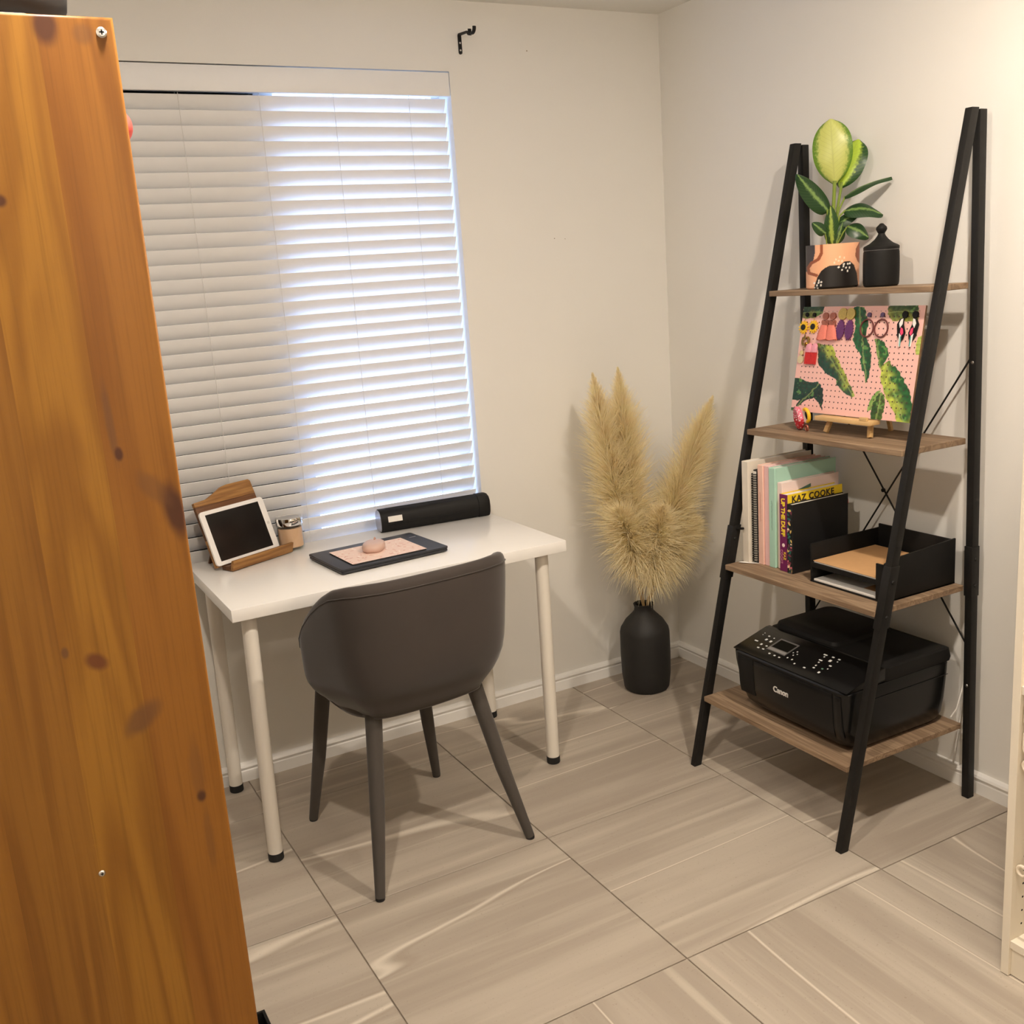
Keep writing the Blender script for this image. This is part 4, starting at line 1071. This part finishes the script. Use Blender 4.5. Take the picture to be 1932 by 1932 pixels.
# ------------------------------------------------------------------ third shelf: books, tray
Z2 = SHZ[1] + .0005
def book(name, label, y0, y1, x0, x1, h, cover, cat='book', spine=None, pages=True, rz=0):
    t = thing(name, label, cat, (x0, (y0 + y1) / 2, Z2), group='books on the middle shelf')
    th = abs(y1 - y0); ym = max(y0, y1); yn = min(y0, y1); cvr = .0022
    MB().box(x0, x1, yn, yn + cvr, Z2, Z2 + h).build('cover', cover, t, bevel=.0006, seg=1)
    MB().box(x0, x1, ym - cvr, ym, Z2, Z2 + h).build('cover', cover, t, bevel=.0006, seg=1)
    sp = MB().box(x0 - .0015, x0 + .0015, yn + .0003, ym - .0003, Z2, Z2 + h).build('spine', spine or cover, t, bevel=.0008, seg=1)
    if pages: MB().box(x0 + .0016, x1 - .004, yn + cvr, ym - cvr, Z2 + .003, Z2 + h - .003).build('pages', M_paper, t)
    return t
C_white = pm('binder_white', lin(226, 218, 204), .5, var=.02); C_pink = pm('book_pink', lin(240, 198, 182), .55, var=.03); C_pink2 = pm('book_rose', lin(232, 192, 190), .55, var=.03)
C_mint = pm('book_mint', lin(172, 212, 194), .55, var=.03); C_blush = pm('book_blush', lin(240, 218, 212), .55, var=.03)
C_plum = pm('book_plum', lin(112, 26, 86), .5, var=.04); C_yel = pm('book_yellow', lin(238, 206, 40), .5, var=.03); C_black = pm('book_black', lin(16, 15, 15), .6, var=.1)
C_char = pm('ink_dark', lin(52, 36, 36), .6); C_inky = pm('ink_yellow', lin(244, 214, 60), .5); C_inkp = pm('ink_mauve', lin(190, 120, 150), .5); C_inkb = pm('ink_brown', lin(176, 96, 70), .5); C_inkg = pm('ink_green', lin(84, 120, 104), .5)
book('ring_binder', 'thick white binder at the left end of the book row', -.817, -.790, -.342, -.085, .316, C_white, 'binder')
sp_t = book('spiral_notebook', 'notebook with black spiral binding and pale cover next to the white binder', -.836, -.819, -.322, -.10, .290, C_black, 'notebook')
for k in range(38):
    z = Z2 + .008 + .0073 * k
    MB().torus((-.3235, -.8275, z),   .0105, .0015, 16, 6, None).build('spiral_ring', M_blackmat if k % 1 == 0 else M_white, sp_t)
MB().box(-.3262, -.3240, -.8335, -.8215, Z2 + .004, Z2 + .286).build('page_edge', M_paper, sp_t)
book('notebook', 'salmon pink hardback beside the spiral notebook', -.860, -.8375, -.322, -.09, .307, C_pink)
pk2 = book('notebook', 'slim rose pink hardback between the salmon and mint books', -.882, -.8612, -.318, -.09, .306, C_pink2)
mint = book('notebook', 'mint green hardback in the middle of the book row', -.909, -.883, -.320, -.075, .304, C_mint)
MB().box(-.318, -.078, -.9100, -.9092, Z2 + .004, Z2 + .303).build('elastic_sleeve', C_mint, mint)
blush = book('paperback', 'blush pink paperback half hidden left of the purple book', -.930, -.9105, -.312, -.085, .262, C_blush)
duff = book('paperback', 'purple and yellow paperback with yellow spine lettering', -.964, -.9315, -.324, -.105, .233, C_yel, 'book', C_plum)
flo = book('floral_diary', 'black diary with a floral spine at the right end of the books', -.987, -.9655, -.3262, -.105, .208, C_black, 'diary')
def script(parent, y, z0, z1, x, m, amp=.0018, n=60):
    P = [(x, y + amp * math.sin(i * 1.7) + amp * .6 * math.sin(i * .63), z0 + (z1 - z0) * i / n) for i in range(n + 1)]
    MB().tube(P, .00045, 4).build('title_script', m, parent)
pk1 = [o for o in bpy.data.objects if o.get('label', '').startswith('salmon pink hardback')][0]
script(pk1, -.8485, Z2 + .225, Z2 + .135, -.3237, C_inkb); script(mint, -.896, Z2 + .205, Z2 + .115, -.3217, C_inkg)
def spine_txt(parent, txt, size, m, ztop, yc, x, **kw):
    # reads downward on a spine that faces -x
    lettering('title', txt, size, m, parent, axes((x, yc + size * .36, ztop), (0, 0, -1), (0, -1, 0)), **kw)
spine_txt(duff, 'UP THE DUFF', .0205, C_inky, Z2 + .222, -.9478, -.3262, bold=.0006, space=.92)
lettering('author', 'KAZ', .0125, C_inky, duff, axes((-.3262, -.9490, Z2 + .060), (0, 0, -1), (0, -1, 0)))
lettering('author', 'COOKE', .0125, C_inkp, duff, axes((-.3262, -.9360, Z2 + .066), (0, 0, -1), (0, -1, 0)))
MB().lathe([(0, -.0004), (.006, -.0004), (.006, 0)], 8, (-.3258, -.9478, Z2 + .080), 'x').build('flower_mark', C_blush, duff)
lettering('author', 'KAZ COOKE', .0270, C_char, duff, axes((-.308, -.9645, Z2 + .2085), (1, 0, 0), (0, 0, 1)), bold=.0006, space=1.12)
MB().prism([(-.285, .225), (-.20, .245), (-.20, .235), (-.285, .215)], -.9312, -.9306, lambda u, v, h: (u, h, Z2 + v)).build('cover_motif', C_inkg, blush)
# floral print on the diary spine
NXs, NZs = 26, 180
sv = [(-.3285, -.9665 - .0185 * i / NXs, Z2 + .001 + .206 * j / NZs) for j in range(NZs + 1) for i in range(NXs + 1)]
sf = [(j * (NXs + 1) + i, j * (NXs + 1) + i + 1, (j + 1) * (NXs + 1) + i + 1, (j + 1) * (NXs + 1) + i) for j in range(NZs) for i in range(NXs)]
o = MB().add(sv, sf).build('floral_print', attrmat('floral', .55), flo, fix=False)
cen = rng.uniform((-.0186, 0), (0, .206), (46, 2)); cr = rng.uniform(.003, .0085, 46); ca = rng.uniform(0, PI, 46)
cc_ = np.array([lin(30, 96, 88), lin(214, 110, 124), lin(240, 214, 180), lin(18, 60, 60), lin(230, 196, 110), lin(120, 50, 70)])[rng.integers(0, 6, 46)]
def flofn(co):
    y = co[:, 1] - .0097; z = co[:, 2]; c = np.tile(np.array(lin(16, 15, 16)), (len(co), 1))
    for q, r_, a, k in zip(cen, cr, ca, cc_):
        dx = y - q[0]; dz = z - q[1]; u = dx * math.cos(a) + dz * math.sin(a); v = -dx * math.sin(a) + dz * math.cos(a)
        c[(u / r_) ** 2 + (v / (r_ * .5)) ** 2 < 1] = k
    return c
setprint(o.data, flofn)
MB().box(-.120, -.104, -.9868, -.9862, Z2 + .176, Z2 + .190).build('label_patch', M_red, flo)
t = thing('paper_slip', 'loose white paper slip on the middle shelf in front of the white binder', 'paper', (-.36, -.805, Z2))
g = MB()
for k in range(9):
    u = k / 8; g.v += [(-.368 + .05 * u, -.800 + .004 - .052 * u, Z2 + .0006 + .003 * (1 - u) ** 2), (-.352 + .05 * u, -.792 + .003 - .045 * u, Z2 + .0006 + .002 * (1 - u) ** 2)]
    if k: g.f.append((2 * k - 2, 2 * k - 1, 2 * k + 1, 2 * k))
o = g.build('slip', M_paper, t, fix=False); md = o.modifiers.new('thickness', 'SOLIDIFY'); md.thickness = .0004

tr = thing('letter_tray', 'black two tier letter tray at the right of the middle shelf', 'tray', (-.20, -1.20, Z2))
tx0, tx1, ty0, ty1 = -.338, -.066, -1.335, -1.068
MB().box(tx0, tx1, ty0, ty1, Z2, Z2 + .004).build('floor_panel', M_blackmat, tr)
MB().box(tx0 + .004, tx1, ty0 + .005, ty1 - .005, Z2 + .052, Z2 + .056).build('middle_panel', M_blackmat, tr)
MB().box(tx0, tx1, ty1 - .005, ty1, Z2, Z2 + .112).build('side_wall', M_blackmat, tr, bevel=.001)
MB().prism([(tx0, Z2), (tx1, Z2), (tx1, Z2 + .128), (tx0 + .03, Z2 + .116), (tx0, Z2 + .108)], ty0, ty0 + .006, lambda u, v, h: (u, h, v)).build('side_wall', M_blackmat, tr, bevel=.001)
MB().box(tx1 - .006, tx1, ty0 + .006, ty1 - .005, Z2, Z2 + .124).build('rear_wall', M_blackmat, tr, bevel=.001)
MB().box(tx0, tx0 + .004, ty0 + .006, ty1 - .005, Z2 + .044, Z2 + .058).build('front_lip', M_blackmat, tr)
MB().box(tx0 - .001, tx0 + .004, ty0 + .0065, ty0 + .030, Z2, Z2 + .104).build('corner_post', M_blackmat, tr)
M_kraft = pm('kraft_card', lin(196, 152, 104), .8, var=.06, vs_=60)
t = thing('kraft_notebook', 'brown kraft cover notebook in the upper level of the letter tray', 'notebook', (-.21, -1.20, Z2 + .0565))
MB().box(-.333, -.09, -1.306, -1.078, Z2 + .0566, Z2 + .0615).build('pages', M_paper, t)
MB().box(-.335, -.088, -1.307, -1.076, Z2 + .0616, Z2 + .0630).build('cover', M_kraft, t, bevel=.0004, seg=1)
t = thing('paper_stack', 'white papers in the lower level of the black letter tray', 'papers', (-.21, -1.20, Z2 + .0045))
MB().box(-.334, -.10, -1.302, -1.078, Z2 + .0046, Z2 + .0095).build('sheets', M_paper, t)
MB().box(-.30, -.12, -1.300, -1.23, Z2 + .0096, Z2 + .0105).build('card', M_kraft, t)

# ------------------------------------------------------------------ bottom shelf: printer
Z1 = SHZ[0] + .0005
pr = thing('printer', 'glossy black all in one printer on the bottom shelf', 'printer', (-.27, -1.11, Z1))
def rl(x0, x1, y0, y1, z, r, n=6, skew=0):
    return [(u, v, z) for u, v in rrect(x0, x1, y0, y1, r, n)]
lv = [(-.415, -.080, -1.312, -.962, Z1, .045), (-.442, -.076, -1.325, -.930, Z1 + .012, .05), (-.462, -.074, -1.332, -.908, Z1 + .034, .045), (-.472, -.073, -1.336, -.896, Z1 + .075, .04), (-.4775, -.072, -1.3385, -.886, Z1 + .150, .032), (-.478, -.072, -1.339, -.884, Z1 + .178, .03), (-.474, -.074, -1.336, -.887, Z1 + .182, .03)]
MB().loft([rl(*a[:4], a[4], a[5]) for a in lv]).build('body', M_blackgloss, pr, ang=40)
zp = Z1 + .182
# control panel wedge and scanner lid
MB().prism([(-.474, zp + .0005), (-.330, zp + .0005), (-.330, zp + .040), (-.345, zp + .0395), (-.474, zp + .0035)], -1.334, -.889, lambda u, v, h: (u, h, v)).build('control_panel', M_blackgloss, pr, bevel=.002)
MB().loft([rl(-.3285, -.072, -1.336, -.887, zp + .001, .012), rl(-.3285, -.070, -1.338, -.885, zp + .012, .012), rl(-.326, -.073, -1.335, -.888, zp + .036, .014), rl(-.320, -.080, -1.328, -.895, zp + .0395, .014)]).build('scanner_lid', M_blackmat, pr, ang=40)
MB().loft([rl(-.322, -.085, -1.150, -.893, zp + .040, .03), rl(-.318, -.088, -1.145, -.896, zp + .050, .03), rl(-.300, -.098, -1.120, -.910, zp + .058, .03)]).build('document_feeder', M_blackmat, pr, ang=40)
SLP = .036 / .129
def ppt(x, y, h=0): return (x - h * .27, y, zp + .0035 + (x + .474) * SLP + h)
def pq(x0, x1, y0, y1, h0, h1): return MB().add([ppt(x, y, h) for h in (h0, h1) for x, y in ((x0, y0), (x1, y0), (x1, y1), (x0, y1))], [(3, 2, 1, 0), (4, 5, 6, 7), (0, 1, 5, 4), (1, 2, 6, 5), (2, 3, 7, 6), (3, 0, 4, 7)])
pq(-.432, -.372, -1.060, -.985, .0002, .0016).build('display_bezel', pm('bezel_grey', (.10, .095, .09), .4), pr)
pq(-.416, -.378, -1.056, -.992, .0017, .0021).build('display', pm('display_glass', (.006, .007, .006), .1), pr)
pq(-.429, -.419, -1.058, -.988, .0017, .0020).build('bezel_strip', pm('strip_grey', (.22, .21, .20), .4), pr)
M_mark = pm('key_marking', (.62, .62, .60), .5); M_markg = pm('key_marking_green', (.10, .22, .15), .5)
BT = [(-0.374, -0.917, 0.6), (-0.383, -0.918, 0.5), (-0.38, -0.942, 1), (-0.381, -0.964, 0.8), (-0.397, -0.948, 1.5), (-0.398, -0.968, 1.5), (-0.416, -0.926, 2), (-0.422, -0.954, 1.3), (-0.421, -0.975, 1), (-0.439, -0.959, 1.2), (-0.437, -0.978, 1.2), (-0.444, -1.012, 1), (-0.444, -1.033, 1), (-0.444, -1.052, 1), (-0.407, -1.070, 0.6), (-0.398, -1.077, 0.7), (-0.407, -1.086, 0.6), (-0.416, -1.079, 0.7), (-0.433, -1.074, 0.8), (-0.433, -1.092, 0.9), (-0.444, -1.113, 0.9), (-0.444, -1.151, 1.2), (-0.369, -1.157, 2), (-0.367, -1.184, 1.2), (-0.367, -1.206, 1.2), (-0.378, -1.161, 0.8), (-0.384, -1.189, 1.6), (-0.395, -1.164, 1.8), (-0.405, -1.167, 0.9), (-0.378, -1.21, 0.6), (-0.42, -1.171, 0.9), (-0.431, -1.174, 1), (-0.402, -1.207, 1.2), (-0.423, -1.198, 1), (-0.44, -1.202, 1.3), (-0.416, -1.211, 0.7)]
for k, (bx, by, bs) in enumerate(BT):
    wy, wx = (.0032 * bs, .0022) if bs in (1.2, 2, 1.8, 1) else (.0024 * bs, .0026 * bs)
    pq(bx - wx, bx + wx, by - wy, by + wy, .0002, .0009).build('button', M_markg if k == 33 else M_mark, pr)
# front door with seam, side pillar, logo
def front_x(z): return float(np.interp(z - Z1, [a[4] - Z1 for a in lv], [a[0] for a in lv]))
def fpanel(y0, y1, z0, z1, d, name, m):
    zs = np.linspace(z0, z1, 9); V = []; F = []
    for z in zs: V += [(front_x(z) - d, y0, z), (front_x(z) - d, y1, z), (front_x(z) + .004, y1, z), (front_x(z) + .004, y0, z)]
    for i in range(8):
        for k in range(4): F.append((4 * i + k, 4 * i + (k + 1) % 4, 4 * i + 4 + (k + 1) % 4, 4 * i + 4 + k))
    F += [(0, 1, 2, 3), (32, 33, 34, 35)]
    MB().add(V, F).build(name, m, pr, bevel=.0015)
fpanel(-1.288, -.985, Z1 + .030, Z1 + .172, .0022, 'front_door', M_blackgloss)
fpanel(-.978, -.915, Z1 + .055, Z1 + .172, .0016, 'side_pillar', M_blackmat)
fpanel(-1.318, -1.294, Z1 + .040, Z1 + .170, .0012, 'card_door', M_blackgloss)
zt_ = Z1 + .108
lettering('maker_logo', 'Canon', .0235, pm('logo_silver', (.62, .60, .57), .35), pr, axes((front_x(zt_) - .0035, -1.062, zt_ - .004), (0, -1, 0), (.03, 0, 1)), bold=.0007, space=.95)
MB().box(-.40, -.09, -1.3405, -1.3395, Z1 + .146, Z1 + .1475).build('side_seam', M_dark, pr)
t = thing('power_cord', 'thin white power cord looping behind the printer', 'cord', (-.05, -1.33, .065))
MB().tube([(-.070, -1.338, .235), (-.060, -1.349, .262), (-.046, -1.352, .31), (-.028, -1.347, .345), (-.018, -1.338, .33), (-.014, -1.330, .28), (-.010, -1.322, .20), (-.020, -1.318, .12), (-.026, -1.316, .070)], .0022, 8).build('cable', M_white, t)

# ------------------------------------------------------------------ wardrobe frame at the right edge
px = thing('open_wardrobe', 'cream white open wardrobe frame with drilled side at the right edge', 'wardrobe', (-.31, -2.40, 0))
M_pax = pm('wardrobe_cream', (.78, .72, .61), .45, var=.01)
WY = -1.906
MB().box(-.615, -.004, WY - .018, WY, .0015, 2.01).build('side_panel', M_pax, px, bevel=.0006, seg=1)
MB().box(-.615, -.004, -2.906, -2.888, .0015, 2.01).build('side_panel', M_pax, px, bevel=.0006, seg=1)
MB().box(-.612, -.012, -2.888, WY - .0181, .068, .086).build('bottom_shelf', M_pax, px, bevel=.0006, seg=1)
MB().box(-.606, -.590, -2.888, WY - .0181, .0015, .0675).build('plinth', M_pax, px, bevel=.0006, seg=1)
MB().box(-.612, -.012, -2.888, WY - .0181, .648, .666).build('shelf', M_pax, px, bevel=.0006, seg=1)
MB().box(-.612, -.012, -2.888, WY - .0181, 1.99, 2.009).build('top_panel', M_pax, px, bevel=.0006, seg=1)
MB().box(-.011, -.005, -2.888, WY - .0181, .02, 2.0).build('back_panel', M_pax, px)
hole_me = MB().lathe([(0, 0), (.0026, 0)], 10, axis='y').mesh('peg_hole', fix=False); hole_me.materials.append(M_dark)
for k in range(26):
    for hx in (-.578, -.060):
        obj('peg_hole', hole_me, px, (hx + .31, WY - .0183 + 2.40, .115 + .032 * k))
# plastic clothes-hanger hooks and key tags hung inside (cut by the frame edge)
M_ivory = pm('ivory_plastic', (.78, .70, .58), .4)
hr = thing('hook_rail', 'ivory plastic hook rail with loops inside the open wardrobe', 'hook rail', (-.60, -1.945, .45))
for zc in (.604, .545):
    lp_ = [(-.604 + 0.0, -1.941 + u, zc + v) for u, v in rrect(-.016, .012, -.022, .022, .008, 4)]
    MB().tube(lp_ + [lp_[0], lp_[1]], .0032, 8, caps=False).build('loop', M_ivory, hr)
MB().torus((-.604, -1.941, .494), .0115, .0036, 28, 10, lambda x, y, z: (z, x, y)).build('ring', M_ivory, hr)
MB().box(-.600, -.594, -1.960, -1.945, .478, .640).build('rail', M_ivory, hr)
hr = thing('hook_ring', 'ivory plastic ring hook low inside the open wardrobe', 'hook', (-.60, -1.945, .24))
MB().torus((-.604, -1.938, .256), .0105, .0034, 28, 10, lambda x, y, z: (z, x, y)).build('ring', M_ivory, hr)
MB().torus((-.604, -1.960, .238), .0105, .0034, 28, 10, lambda x, y, z: (z, x, y)).build('ring', M_ivory, hr)
MB().tube([(-.604, -1.944, .268), (-.603, -1.965, .277), (-.601, -1.985, .277)], .0045, 8).build('arm', M_ivory, hr)

# ------------------------------------------------------------------ curtain bracket on the wall
br = thing('curtain_bracket', 'small black curtain rod bracket screwed to the wall above the window', 'bracket', (-.789, 0, 2.27))
MB().prism(rrect(-.7955, -.7835, 2.240, 2.302, .0055), -.0035, -.0003, lambda u, v, h: (u, h, v)).build('wall_plate', M_black, br)
MB().prism([(-.003, 2.302), (-.0005, 2.296), (-.060, 2.292), (-.068, 2.283), (-.076, 2.280), (-.078, 2.284), (-.070, 2.288), (-.062, 2.297)], -.7945, -.7845, lambda u, v, h: (h, u, v)).build('arm', M_black, br)
MB().torus((-.7895, -.092, 2.2985), .0165, .0032, 20, 8, lambda x, y, z: (z * 2.0, x, y), arc=PI * 1.05, a0=PI * .97).build('cup', M_black, br)
for z in (2.252, 2.274):
    MB().lathe([(0, -.0055), (.0025, -.005), (.0034, -.0036)], 12, (-.7895, 0, z), 'y').build('screw', M_steel, br)
